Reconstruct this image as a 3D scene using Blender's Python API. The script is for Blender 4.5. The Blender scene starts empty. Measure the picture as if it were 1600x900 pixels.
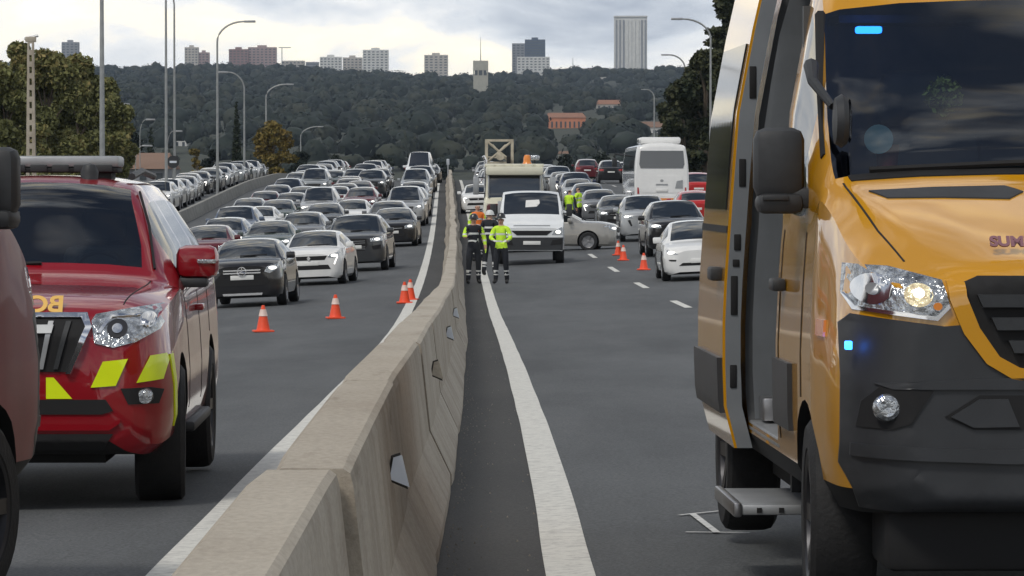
import bpy, bmesh, math, random
import numpy as np
from mathutils import Vector, Matrix
from mathutils.bvhtree import BVHTree
R = math.radians
sc = bpy.context.scene
C = sc.collection
random.seed(7); rng = np.random.default_rng(7)

# ------------------------------------------------------------------ camera
F = 6300.0          # focal length in pixels of the 1600 px wide photograph
HY = 286.0          # eye-level row in the photograph
EYE = 1.65
cam_d = bpy.data.cameras.new('camera'); cam = bpy.data.objects.new('camera', cam_d); C.objects.link(cam)
cam_d.sensor_width = 36; cam_d.lens = F/1600*36
cam_d.clip_start = 0.5; cam_d.clip_end = 30000
cam.location = (0, 0, EYE); cam.rotation_euler = (R(90)-math.atan((450-HY)/F), 0, 0)
sc.camera = cam
# ------------------------------------------------------------------ sky, sun, exposure
SUN_EL, SUN_AZ = 52, 215      # azimuth clockwise from +Y: high, behind the camera to the left
w = bpy.data.worlds.new('World'); sc.world = w; w.use_nodes = True
nt = w.node_tree; nt.nodes.clear()
def N(tree, t, **kw):
    n = tree.nodes.new(t)
    for k, v in kw.items():
        if k == 'in_':
            for i, val in v.items(): n.inputs[i].default_value = val
        else: setattr(n, k, v)
    return n
out = N(nt, 'ShaderNodeOutputWorld')
sky = N(nt, 'ShaderNodeTexSky', sky_type='NISHITA', sun_disc=False, sun_elevation=R(SUN_EL), sun_rotation=R(SUN_AZ))
bg1 = N(nt, 'ShaderNodeBackground', in_={'Strength': 0.06}); nt.links.new(sky.outputs[0], bg1.inputs[0])
tc = N(nt, 'ShaderNodeTexCoord')
# broken cloud deck: noise over the view direction, flattened vertically
cmb = N(nt, 'ShaderNodeMapping', in_={'Scale': (1.0, 1.0, 2.6), 'Location': (1.37, 0.92, 0.55)}); nt.links.new(tc.outputs['Generated'], cmb.inputs[0])
n1 = N(nt, 'ShaderNodeTexNoise', in_={'Scale': 15.0, 'Detail': 9.0, 'Roughness': 0.54, 'Distortion': 0.4}); nt.links.new(cmb.outputs[0], n1.inputs[0])
n2 = N(nt, 'ShaderNodeTexNoise', in_={'Scale': 2.2, 'Detail': 4.0, 'Roughness': 0.55}); nt.links.new(cmb.outputs[0], n2.inputs[0])
r1 = N(nt, 'ShaderNodeValToRGB'); nt.links.new(n1.outputs[0], r1.inputs[0])
e = r1.color_ramp.elements
e[0].position = 0.34; e[0].color = (0.30, 0.335, 0.39, 1)
e[1].position = 0.68; e[1].color = (1.05, 0.96, 0.76, 1)
x = e.new(0.45); x.color = (0.51, 0.54, 0.575, 1)
x = e.new(0.54); x.color = (0.69, 0.69, 0.68, 1)
x = e.new(0.61); x.color = (0.90, 0.83, 0.68, 1)
bg2 = N(nt, 'ShaderNodeBackground', in_={'Strength': 1.45}); nt.links.new(r1.outputs[0], bg2.inputs[0])
r2 = N(nt, 'ShaderNodeValToRGB'); nt.links.new(n2.outputs[0], r2.inputs[0])
r2.color_ramp.elements[0].position = 0.47; r2.color_ramp.elements[0].color = (0.04,)*3+(1,)
r2.color_ramp.elements[1].position = 0.60; r2.color_ramp.elements[1].color = (1,)*4
sep = N(nt, 'ShaderNodeSeparateXYZ'); nt.links.new(tc.outputs['Generated'], sep.inputs[0])       # gaps close up towards the horizon, where clouds overlap
hz = N(nt, 'ShaderNodeMapRange', in_={1: 0.08, 2: 0.42, 3: 1.0, 4: 0.0}); nt.links.new(sep.outputs[2], hz.inputs[0])
mm = N(nt, 'ShaderNodeMath', operation='MAXIMUM'); nt.links.new(r2.outputs[0], mm.inputs[0]); nt.links.new(hz.outputs[0], mm.inputs[1])
mx = N(nt, 'ShaderNodeMixShader'); nt.links.new(mm.outputs[0], mx.inputs[0])
nt.links.new(bg1.outputs[0], mx.inputs[1]); nt.links.new(bg2.outputs[0], mx.inputs[2]); nt.links.new(mx.outputs[0], out.inputs[0])
sl = bpy.data.lights.new('sun', 'SUN'); sl.energy = 1.5; sl.angle = R(12); sl.color = (1, 0.95, 0.87)
so = bpy.data.objects.new('sun', sl); C.objects.link(so)
so.rotation_euler = (R(90-SUN_EL), 0, R(180-SUN_AZ)); so.location = (-20, -20, 40)
vs = sc.view_settings; vs.view_transform = 'Standard'; vs.look = 'None'; vs.exposure = 0.18; vs.gamma = 1; vs.use_curve_mapping = False

# ------------------------------------------------------------------ materials
M = {}
def mat(name, col, rough=0.6, metal=0.0, coat=0.0, var=0.12, vscale=6.0, bump=0.0, bscale=40.0, ior=1.5, emit=None, estr=0.0, coords='Object', stretch=None, detail=4.0):
    m = bpy.data.materials.new(name); m.use_nodes = True; t = m.node_tree
    b = t.nodes['Principled BSDF']
    b.inputs['Roughness'].default_value = rough; b.inputs['Metallic'].default_value = metal
    b.inputs['Coat Weight'].default_value = coat; b.inputs['Coat Roughness'].default_value = 0.04; b.inputs['Coat IOR'].default_value = 1.5; b.inputs['IOR'].default_value = ior
    if coat >= 1.0 and name.startswith('paint'): b.inputs['Specular IOR Level'].default_value = 0.15
    co = N(t, 'ShaderNodeTexCoord'); src = co.outputs[coords]
    if stretch:
        mp = N(t, 'ShaderNodeMapping', in_={'Scale': stretch}); t.links.new(src, mp.inputs[0]); src = mp.outputs[0]
    if var > 0:
        no = N(t, 'ShaderNodeTexNoise', in_={'Scale': vscale, 'Detail': detail, 'Roughness': 0.6}); t.links.new(src, no.inputs[0])
        rp = N(t, 'ShaderNodeValToRGB'); t.links.new(no.outputs[0], rp.inputs[0])
        c = np.array(col[:3])
        rp.color_ramp.elements[0].position = 0.3; rp.color_ramp.elements[0].color = (*np.clip(c*(1-var), 0, 1), 1)
        rp.color_ramp.elements[1].position = 0.7; rp.color_ramp.elements[1].color = (*np.clip(c*(1+var), 0, 1), 1)
        t.links.new(rp.outputs[0], b.inputs['Base Color'])
    else: b.inputs['Base Color'].default_value = (*col[:3], 1)
    if bump > 0:
        nb = N(t, 'ShaderNodeTexNoise', in_={'Scale': bscale, 'Detail': 3.0}); t.links.new(src, nb.inputs[0])
        bp = N(t, 'ShaderNodeBump', in_={'Strength': bump, 'Distance': 0.02}); t.links.new(nb.outputs[0], bp.inputs['Height']); t.links.new(bp.outputs[0], b.inputs['Normal'])
    if emit: b.inputs['Emission Color'].default_value = (*emit, 1); b.inputs['Emission Strength'].default_value = estr
    M[name] = m; return m
def paint(name, col, metal=0.0, rough=0.4): return mat('paint_'+name, col, rough, metal, 1.0, 0.05, 3.0)
paint('black', (0.012, 0.012, 0.014)); paint('white', (0.72, 0.72, 0.71)); paint('silver', (0.42, 0.43, 0.44), 0.6); paint('grey', (0.14, 0.145, 0.155), 0.4)
paint('dark_grey', (0.045, 0.048, 0.052), 0.3); paint('dark_red', (0.10, 0.012, 0.018)); paint('red', (0.42, 0.02, 0.02)); paint('blue_grey', (0.10, 0.13, 0.19), 0.4)
paint('dark_green', (0.05, 0.07, 0.065), 0.3); paint('champagne', (0.30, 0.29, 0.27), 0.5); paint('dark_blue', (0.02, 0.03, 0.07), 0.2); paint('light_grey', (0.30, 0.32, 0.33), 0.5)
paint('fire_red', (0.235, 0.004, 0.010), 0.0, 0.3); paint('yellow', (0.54, 0.25, 0.002), 0.0, 0.35); paint('maroon', (0.09, 0.012, 0.018)); paint('van_white', (0.70, 0.72, 0.73)); paint('cream', (0.62, 0.60, 0.48))
mat('paint_fire_van', (0.13, 0.004, 0.009), 0.5, 0, 0.12, 0.15, 3.0)
M['paint_yellow'].node_tree.nodes['Principled BSDF'].inputs['Coat IOR'].default_value = 1.75
mat('glass_dark', (0.012, 0.016, 0.020), 0.03, var=0, ior=2.0)
mat('glass_side', (0.008, 0.010, 0.012), 0.05, var=0, ior=1.22)
mat('black_plastic', (0.022, 0.024, 0.027), 0.55, var=0.15, vscale=30, bump=0.05, bscale=400)
mat('bumper_plastic', (0.026, 0.028, 0.032), 0.5, var=0.2, vscale=5, bump=0.05, bscale=500)
mat('void_black', (0.006, 0.006, 0.007), 0.8, var=0.1)
mat('tyre', (0.014, 0.014, 0.015), 0.8, var=0.25, vscale=14, bump=0.2, bscale=60)
mat('rim', (0.30, 0.30, 0.31), 0.35, 0.9, var=0.15); mat('rim_dark', (0.05, 0.05, 0.055), 0.4, 0.7, var=0.15)
mat('chrome', (0.75, 0.75, 0.76), 0.15, 1.0, var=0.05)
mat('plate', (0.68, 0.68, 0.66), 0.5, var=0.06)
mat('lamp_unlit', (0.40, 0.42, 0.44), 0.10, 0.75, 1.0, 0.75, 26, bump=0.6, bscale=38)
mat('lamp_lit', (0.8, 0.8, 0.78), 0.15, 0, 1.0, 0.1, 20, emit=(1, 0.96, 0.88), estr=1.6)
mat('lamp_warm', (0.75, 0.62, 0.42), 0.12, 0.6, 1.0, 0.7, 45, bump=0.8, bscale=60, emit=(1, 0.75, 0.40), estr=0.32)
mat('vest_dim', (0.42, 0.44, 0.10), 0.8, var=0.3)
mat('tail_lamp', (0.35, 0.01, 0.01), 0.2, 0, 1.0, 0.15, 20)
mat('amber', (0.70, 0.22, 0.02), 0.25, 0, 1.0, 0.1)
mat('grey_metal', (0.34, 0.35, 0.36), 0.45, 0.6, var=0.12)
mat('galvanised', (0.30, 0.31, 0.31), 0.55, 0.5, var=0.15, vscale=3)
mat('door_grey', (0.20, 0.215, 0.23), 0.4, 0.2, 0.3, 0.1, 4)
mat('cone_orange', (0.80, 0.075, 0.02), 0.5, var=0.08); mat('cone_white', (0.66, 0.50, 0.44), 0.5, var=0.1)
mat('hi_vis', (0.55, 0.85, 0.04), 0.75, var=0.2, vscale=9, bump=0.3, bscale=14); mat('hi_orange', (0.85, 0.20, 0.03), 0.75, var=0.15, bump=0.3, bscale=14)
mat('navy_cloth', (0.012, 0.014, 0.020), 0.85, var=0.3, vscale=8, bump=0.4, bscale=16); mat('silver_band', (0.62, 0.63, 0.62), 0.4, var=0.1)
mat('skin', (0.45, 0.26, 0.18), 0.55, var=0.1); mat('hair', (0.02, 0.014, 0.01), 0.7, var=0.2); mat('boot', (0.01, 0.01, 0.01), 0.5, var=0.2)
mat('helmet_black', (0.02, 0.02, 0.022), 0.3, 0, 0.5, 0.1)
mat('stripe_yellow', (0.72, 0.86, 0.0), 0.4, 0, 0.4, 0.05)
mat('gold_letter', (0.75, 0.45, 0.10), 0.4, 0, 0.4, 0.05)
mat('letter_dark', (0.22, 0.10, 0.12), 0.4, 0, 0.4, 0.1)
mat('blue_light', (0.05, 0.2, 0.9), 0.2, emit=(0.02, 0.20, 1.0), estr=7.0, var=0)
mat('cloth_red', (0.35, 0.03, 0.03), 0.7); mat('sticker', (0.35, 0.55, 0.62), 0.5, var=0.1)
mat('dash', (0.025, 0.027, 0.03), 0.7, var=0.15); mat('seat_cloth', (0.03, 0.032, 0.036), 0.9, var=0.2)
mat('van_interior', (0.06, 0.065, 0.07), 0.6, var=0.2)
def glass_clear(name, tint, ior):
    m = bpy.data.materials.new(name); m.use_nodes = True; t = m.node_tree; t.nodes.clear()
    o = N(t, 'ShaderNodeOutputMaterial'); tr = N(t, 'ShaderNodeBsdfTransparent', in_={0: (*tint, 1)})
    gl = N(t, 'ShaderNodeBsdfGlossy', in_={'Roughness': 0.02}); fr = N(t, 'ShaderNodeFresnel', in_={'IOR': ior}); mxx = N(t, 'ShaderNodeMixShader')
    no = N(t, 'ShaderNodeTexNoise', in_={'Scale': 3.0}); tcx = N(t, 'ShaderNodeTexCoord'); t.links.new(tcx.outputs['Object'], no.inputs[0])
    bp = N(t, 'ShaderNodeBump', in_={'Strength': 0.03, 'Distance': 0.02}); t.links.new(no.outputs[0], bp.inputs['Height']); t.links.new(bp.outputs[0], gl.inputs['Normal'])
    t.links.new(fr.outputs[0], mxx.inputs[0]); t.links.new(tr.outputs[0], mxx.inputs[1]); t.links.new(gl.outputs[0], mxx.inputs[2]); t.links.new(mxx.outputs[0], o.inputs[0])
    M[name] = m
glass_clear('glass_screen', (0.38, 0.48, 0.54), 2.1)
glass_clear('glass_lens', (0.92, 0.93, 0.94), 1.45)

# ------------------------------------------------------------------ object helpers
def tag(o, label=None, cat=None, group=None, kind=None):
    if label: o['label'] = label
    if cat: o['category'] = cat
    if group: o['group'] = group
    if kind: o['kind'] = kind
    return o
def link(o, parent=None):
    C.objects.link(o)
    if parent: o.parent = parent
    return o
def empty(name, loc=(0, 0, 0), rz=0, **kw):
    o = bpy.data.objects.new(name, None); o.empty_display_size = 0.2; C.objects.link(o)
    o.location = loc; o.rotation_euler = (0, 0, rz); return tag(o, **kw)
def smooth(me, ang=35):
    me.polygons.foreach_set('use_smooth', [True]*len(me.polygons)); me.set_sharp_from_angle(angle=R(ang)); return me
def mesh_from(name, V, Fc, m=None, ang=35):
    me = bpy.data.meshes.new(name); me.from_pydata([tuple(map(float, v)) for v in V], [], Fc); me.validate(); 
    if ang: smooth(me, ang)
    if m: me.materials.append(M[m])
    return me
def fastmesh(name, V, Q, m):
    me = bpy.data.meshes.new(name); V = np.asarray(V, dtype=np.float32); Q = np.asarray(Q, dtype=np.int32); k = Q.shape[1]
    me.vertices.add(len(V)); me.vertices.foreach_set('co', V.ravel()); me.loops.add(Q.size); me.loops.foreach_set('vertex_index', Q.ravel())
    me.polygons.add(len(Q)); me.polygons.foreach_set('loop_start', np.arange(0, Q.size, k, dtype=np.int32)); me.update(calc_edges=True)
    me.materials.append(M[m]); return me
def obj(name, me, parent=None, loc=None, rot=None, **kw):
    o = bpy.data.objects.new(name, me); link(o, parent)
    if loc is not None: o.location = loc
    if rot is not None: o.rotation_euler = rot
    return tag(o, **kw)
class MB:
    """collects boxes, bars, tubes and lathes into one mesh"""
    def __init__(s): s.v = []; s.f = []
    def add(s, V, Fc):
        b = len(s.v); s.v += [tuple(map(float, p)) for p in V]; s.f += [tuple(i+b for i in q) for q in Fc]; return s
    def box(s, x0, x1, y0, y1, z0, z1, bev=0.0):
        if bev <= 0:
            return s.add([(x, y, z) for z in (z0, z1) for y in (y0, y1) for x in (x0, x1)], [(0, 2, 3, 1), (4, 5, 7, 6), (0, 1, 5, 4), (2, 6, 7, 3), (0, 4, 6, 2), (1, 3, 7, 5)])
        b = bmesh.new(); bmesh.ops.create_cube(b, size=1.0)
        for v in b.verts: v.co = ((x0+x1)/2+v.co.x*(x1-x0), (y0+y1)/2+v.co.y*(y1-y0), (z0+z1)/2+v.co.z*(z1-z0))
        bmesh.ops.bevel(b, geom=b.edges[:], offset=bev, segments=2, affect='EDGES', profile=0.5)
        b.verts.index_update(); s.add([v.co[:] for v in b.verts], [tuple(v.index for v in q.verts) for q in b.faces]); b.free(); return s
    def tube(s, pts, rad, n=8, cap=True):
        pts = [Vector(p) for p in pts]; rs = rad if isinstance(rad, (list, tuple)) else [rad]*len(pts); V = []; Fc = []
        for i, p in enumerate(pts):
            d = (pts[min(i+1, len(pts)-1)]-pts[max(i-1, 0)]).normalized(); a = Vector((0, 0, 1)) if abs(d.z) < 0.9 else Vector((1, 0, 0))
            u = d.cross(a).normalized(); q = d.cross(u)
            V += [p+(u*math.cos(2*math.pi*k/n)+q*math.sin(2*math.pi*k/n))*rs[i] for k in range(n)]
        for i in range(len(pts)-1):
            for k in range(n): Fc.append((i*n+k, i*n+(k+1) % n, (i+1)*n+(k+1) % n, (i+1)*n+k))
        if cap: Fc += [tuple(range(n))[::-1], tuple((len(pts)-1)*n+k for k in range(n))]
        return s.add(V, Fc)
    def lathe(s, prof, axis='x', n=24, c=(0, 0, 0)):
        V = []; Fc = []; m = len(prof)
        for k in range(n):
            a = 2*math.pi*k/n
            for r, h in prof:
                p = (h, r*math.cos(a), r*math.sin(a)) if axis == 'x' else ((r*math.cos(a), r*math.sin(a), h) if axis == 'z' else (r*math.cos(a), h, r*math.sin(a)))
                V.append((p[0]+c[0], p[1]+c[1], p[2]+c[2]))
        for k in range(n):
            for i in range(m-1): Fc.append((k*m+i, ((k+1) % n)*m+i, ((k+1) % n)*m+i+1, k*m+i+1))
        return s.add(V, Fc)
    def prism(s, poly, y0, y1):
        """polygon in x,z extruded from y0 to y1"""
        n = len(poly); V = [(p[0], y0, p[1]) for p in poly]+[(p[0], y1, p[1]) for p in poly]
        return s.add(V, [tuple(range(n)), tuple(range(2*n-1, n-1, -1))]+[(i, n+i, n+(i+1) % n, (i+1) % n) for i in range(n)])
    def mesh(s, name, m, ang=35):
        me = mesh_from(name, s.v, s.f, m, ang); b = bmesh.new(); b.from_mesh(me); bmesh.ops.recalc_face_normals(b, faces=b.faces); b.to_mesh(me); b.free(); return me
    def build(s, name, m, parent=None, ang=35, **kw): return obj(name, s.mesh(name, m, ang), parent, **kw)

# ------------------------------------------------------------------ alignment of the motorway
def pchip(xs, ys):
    xs = np.array(xs, float); ys = np.array(ys, float); h = np.diff(xs); d = np.diff(ys)/h; m = np.zeros_like(ys)
    for i in range(1, len(xs)-1):
        if d[i-1]*d[i] > 0: w1 = 2*h[i]+h[i-1]; w2 = h[i]+2*h[i-1]; m[i] = (w1+w2)/(w1/d[i-1]+w2/d[i])
    m[0] = d[0]; m[-1] = d[-1]
    def f(x):
        x = np.asarray(x, float); i = np.clip(np.searchsorted(xs, x)-1, 0, len(xs)-2); t = (x-xs[i])/h[i]
        t = np.clip(t, 0, 1)
        return (2*t**3-3*t**2+1)*ys[i]+(t**3-2*t**2+t)*h[i]*m[i]+(-2*t**3+3*t**2)*ys[i+1]+(t**3-t**2)*h[i]*m[i+1]
    return f
zc = pchip([-60, 0, 12, 22, 40, 60, 78, 100, 125, 160, 190, 230, 286, 330, 370, 430, 520, 620], [0, 0, -0.005, -0.09, -0.36, -0.68, -0.88, -0.95, -0.88, -0.60, -0.18, 0.50, 1.45, 1.88, 1.75, 0.9, -1.5, -5])
bx = pchip([-60, 0, 11, 20, 40, 60, 78, 109, 128, 160, 200, 250, 315, 400, 520, 620], [-0.9, -0.59, -0.59, -0.62, -0.77, -0.97, -1.2, -1.6, -1.87, -2.35, -2.98, -3.8, -4.85, -6.3, -8.5, -10.5])
kf = pchip([-60, 20, 80, 180, 280, 620], [0.016, 0.02, 0.042, 0.036, 0.004, 0.0])
def RZ(d, u): return float(zc(d)+kf(d)*np.clip(u, -13, 11))
def RX(d, u): return float(bx(d)+u)
def uni(px, d): return (px-800)/(F/d)               # pixel column at a known distance -> x in metres
def zpx(py, d): return EYE-(py-HY)/(F/d)

# ------------------------------------------------------------------ vehicle shells
# a station: y, wb, w, ws, wr, zb, zm, zs, zr, zt   (half widths and heights of one cross-section)
def shell(st, ys_extra, classify, cutters=(), nsub=2):
    st = sorted(st); Y = [s[0] for s in st]; fs = [pchip(Y, [s[i] for s in st]) for i in range(1, 10)]
    ys = set(Y)|set(ys_extra)
    for a, b in zip(Y[:-1], Y[1:]):
        for k in range(1, nsub): ys.add(a+(b-a)*k/nsub)
    ys = sorted(ys); yy = [ys[0]]
    for y in ys[1:]:
        if y-yy[-1] > 0.012: yy.append(y)
    ys = yy
    def section(y):
        wb, w_, ws, wr, zb, zm, zs, zr, zt = [float(f(y)) for f in fs]
        lo = [(wb, zb), (wb+(w_-wb)*0.75, zb+0.18*(zm-zb)), (w_*0.997, zb+0.5*(zm-zb)), (w_, zm), (w_+(ws-w_)*0.35, zm+(zs-zm)*0.5), (w_+(ws-w_)*0.75, zm+(zs-zm)*0.85), (ws, zs)]
        up = [(ws+(wr-ws)*t+0.035*math.sin(math.pi*t)*min(1, max(0, (zr-zs)*2)), zs+(zr-zs)*t) for t in (0.06, 0.45, 0.86, 1.0)]
        top = [(wr*0.93, zr+(zt-zr)*0.32), (wr*0.66, zr+(zt-zr)*0.74), (wr*0.33, zr+(zt-zr)*0.94), (0, zt)]
        h = lo+up+top
        return [(-x, z) for x, z in h]+[(x, z) for x, z in h[-2::-1]]
    nj = 29; V = []; Fc = []; MI = []
    for y in ys: V += [(x, y, z) for x, z in section(y)]
    for i in range(len(ys)-1):
        for j in range(nj-1):
            Fc.append((i*nj+j, (i+1)*nj+j, (i+1)*nj+j+1, i*nj+j+1)); jj = j if j < 14 else 27-j
            MI.append(classify((ys[i]+ys[i+1])/2, jj))
        Fc.append((i*nj+nj-1, (i+1)*nj+nj-1, (i+1)*nj, i*nj)); MI.append(4)
    Fc.append(tuple(range(nj))); MI.append(0); b = (len(ys)-1)*nj; Fc.append(tuple(range(b+nj-1, b-1, -1))); MI.append(0)
    me = bpy.data.meshes.new('shell'); me.from_pydata(V, [], Fc)
    for k in range(7): me.materials.append(None)
    me.polygons.foreach_set('material_index', MI)
    b = bmesh.new(); b.from_mesh(me); bmesh.ops.recalc_face_normals(b, faces=b.faces); bmesh.ops.triangulate(b, faces=[f for f in b.faces if len(f.verts) > 4]); b.to_mesh(me); b.free()
    if cutters: me = boolean(me, cutters)
    return me
def boolean(me, cutters):
    o = bpy.data.objects.new('tmp', me); C.objects.link(o); cs = []
    for cm in cutters:
        c = bpy.data.objects.new('cut', cm); C.objects.link(c); cs.append(c)
        md = o.modifiers.new('b', 'BOOLEAN'); md.operation = 'DIFFERENCE'; md.object = c; md.solver = 'EXACT'; md.material_mode = 'INDEX'
    bpy.context.view_layer.update(); dg = bpy.context.evaluated_depsgraph_get()
    r = bpy.data.meshes.new_from_object(o.evaluated_get(dg), preserve_all_data_layers=True, depsgraph=dg)
    for c in cs: bpy.data.objects.remove(c)
    bpy.data.objects.remove(o); return r
def cutter(mb, idx=4):
    me = mb.mesh('cutter', None, None)
    for k in range(7): me.materials.append(None)
    me.polygons.foreach_set('material_index', [idx]*len(me.polygons)); return me
def arch(y, z, r, x0, x1):
    b = MB(); n = 28; V = [(x, y+r*math.cos(2*math.pi*k/n), z+r*math.sin(2*math.pi*k/n)) for x in (x0, x1) for k in range(n)]
    b.add(V, [tuple(range(n)), tuple(range(2*n-1, n-1, -1))]+[(k, (k+1) % n, n+(k+1) % n, n+k) for k in range(n)]); return cutter(b)
def bvh_of(me):
    return BVHTree.FromPolygons([v.co[:] for v in me.vertices], [tuple(p.vertices) for p in me.polygons])
def split(me, idx, ang=32, islands=False):
    ps = [p for p in me.polygons if p.material_index == idx]
    if not ps: return []
    groups = [ps]
    if islands:
        par = {}
        def find(a):
            while par.setdefault(a, a) != a: par[a] = par[par[a]]; a = par[a]
            return a
        for p in ps:
            r0 = find(p.vertices[0])
            for v in p.vertices[1:]: par[find(v)] = r0
        g = {}
        for p in ps: g.setdefault(find(p.vertices[0]), []).append(p)
        groups = list(g.values())
    res = []
    for g in groups:
        ids = sorted({v for p in g for v in p.vertices}); mp = {v: i for i, v in enumerate(ids)}
        res.append(mesh_from('piece', [me.vertices[v].co[:] for v in ids], [tuple(mp[v] for v in p.vertices) for p in g], None, ang))
    return res
def patch(bvh, poly, axis='y', off=0.006, maxe=0.06, back=0.02, m=None, side=1, inset=0):
    """a polygon laid on the shell: axis y -> poly is (x,z) seen from the front (side=1) or rear (-1); axis x -> (y,z) seen from side*x"""
    b = bmesh.new()
    pool = {}
    for pl in (poly if isinstance(poly[0][0], (tuple, list)) else [poly]):
        b.faces.new([pool.setdefault((round(p[0], 5), round(p[1], 5)), None) or pool.__setitem__((round(p[0], 5), round(p[1], 5)), b.verts.new((p[0], p[1], 0))) or pool[(round(p[0], 5), round(p[1], 5))] for p in pl])
    bmesh.ops.triangulate(b, faces=b.faces[:])
    for _ in range(6):
        long = [e_ for e_ in b.edges if e_.calc_length() > maxe]
        if not long: break
        bmesh.ops.subdivide_edges(b, edges=long, cuts=1); bmesh.ops.triangulate(b, faces=b.faces[:])
    b.verts.index_update(); V = []; last = None
    for v in b.verts:
        if axis == 'y': o_ = Vector((v.co.x, -5*side+(0 if side > 0 else 8), v.co.y)); d_ = Vector((0, side, 0))
        elif axis == 'x': o_ = Vector((4*side, v.co.x, v.co.y)); d_ = Vector((-side, 0, 0))
        else: o_ = Vector((v.co.x, v.co.y, 6)); d_ = Vector((0, 0, -1))
        if axis == 'y' and side < 0: o_.y = 14
        h = bvh.ray_cast(o_, d_); V.append((h[0], o_, d_))
    ok = [h for h, _, _ in V if h is not None]
    P = []
    for h, o_, d_ in V:
        if h is None:
            q = min(ok, key=lambda k: (k-o_).cross(d_).length) if ok else o_; k = {'y': 1, 'x': 0, 'z': 2}[axis]; h = o_.copy(); h[k] = q[k]
        P.append(h-d_*off)
    Fc = [tuple(v.index for v in f.verts) for f in b.faces]; nb = len(P); d_ = V[0][2]
    sk = {}
    for e_ in b.edges:
        if len(e_.link_faces) == 1:
            a, c = e_.verts[0].index, e_.verts[1].index
            for q in (a, c):
                if q not in sk: sk[q] = len(P); P.append(P[q]+d_*(off+back))
            Fc.append((a, c, sk[c], sk[a]))
    b.free(); me = mesh_from('patch', P, Fc, m, 50)
    bb = bmesh.new(); bb.from_mesh(me); bmesh.ops.recalc_face_normals(bb, faces=bb.faces); bb.to_mesh(me); bb.free()
    return me
def mir(poly): return [(-x, z) for x, z in poly]
def ellipse(cx, cz, rx, rz, n=20): return [(cx+rx*math.cos(2*math.pi*k/n), cz+rz*math.sin(2*math.pi*k/n)) for k in range(n)]
# wheels: axle along x, outer face towards +x
WH = {}
def wheel_mesh(r, wd, spokes=5, dark=False):
    key = (r, wd, spokes, dark)
    if key not in WH:
        h = wd/2; q = r*0.66
        t = MB().lathe([(q, -h), (r*0.9, -h*1.02), (r*0.975, -h*0.86), (r, -h*0.6), (r*1.004, 0), (r, h*0.6), (r*0.975, h*0.86), (r*0.9, h*1.02), (q+0.01, h), (q, h*0.9)], 'x', 32).mesh('tyre', 'tyre')
        m = MB().lathe([(q, h*0.97), (q*0.95, h*0.9), (q*0.9, h*0.45), (0.0, h*0.3)], 'x', 32); m.lathe([(q*0.28, h*0.3), (q*0.26, h*0.82), (0.0, h*0.86)], 'x', 16)
        for k in range(spokes):
            a = 2*math.pi*k/spokes; ca, sa = math.cos(a), math.sin(a); wd2 = q*0.13; V = []
            for rr, xx in ((q*0.2, h*0.8), (q*0.93, h*0.9)):
                for s_ in (-1, 1):
                    for dxx in (0, -0.03): V.append((xx+dxx, rr*ca-s_*wd2*sa, rr*sa+s_*wd2*ca))
            m.add(V, [(0, 2, 6, 4), (1, 5, 7, 3), (0, 4, 5, 1), (2, 3, 7, 6)])
        rm = m.mesh('rim', 'rim_dark' if dark else 'rim'); WH[key] = (t, rm)
    return WH[key]
# ------------------------------------------------------------------ prototypes: list of (name, mesh, material, parent index, matrix)
class Proto:
    def __init__(s): s.p = []
    def add(s, name, me, m, parent=-1, mtx=None, label=None): s.p.append((name, me, m, parent, mtx or Matrix(), label)); return len(s.p)-1
    def wheels(s, pos, r, wd, spokes=5, dark=False):
        t, rm = wheel_mesh(r, wd, spokes, dark)
        for x, y, z, steer in pos:
            mt = Matrix.Translation((x, y, z)) @ Matrix.Rotation(steer+(0 if x > 0 else math.pi), 4, 'Z')
            i = s.add('wheel', t, 'tyre', -1, mt); s.add('rim', rm, None, i)
    def put(s, name, loc, rz, body, **kw):
        root = empty(name, loc, rz, **kw); os = []
        for nm, me, m, par, mt, lb in s.p:
            o = bpy.data.objects.new(nm, me); link(o, root if par < 0 else os[par]); o.matrix_local = mt
            mm = body if m == 'BODY' else m
            if mm:
                if len(me.materials) == 0: me.materials.append(None)
                o.material_slots[0].link = 'OBJECT'; o.material_slots[0].material = M[mm]
            if lb: o['label'] = lb
            os.append(o)
        root['_n'] = 1; del root['_n']
        return root
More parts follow.
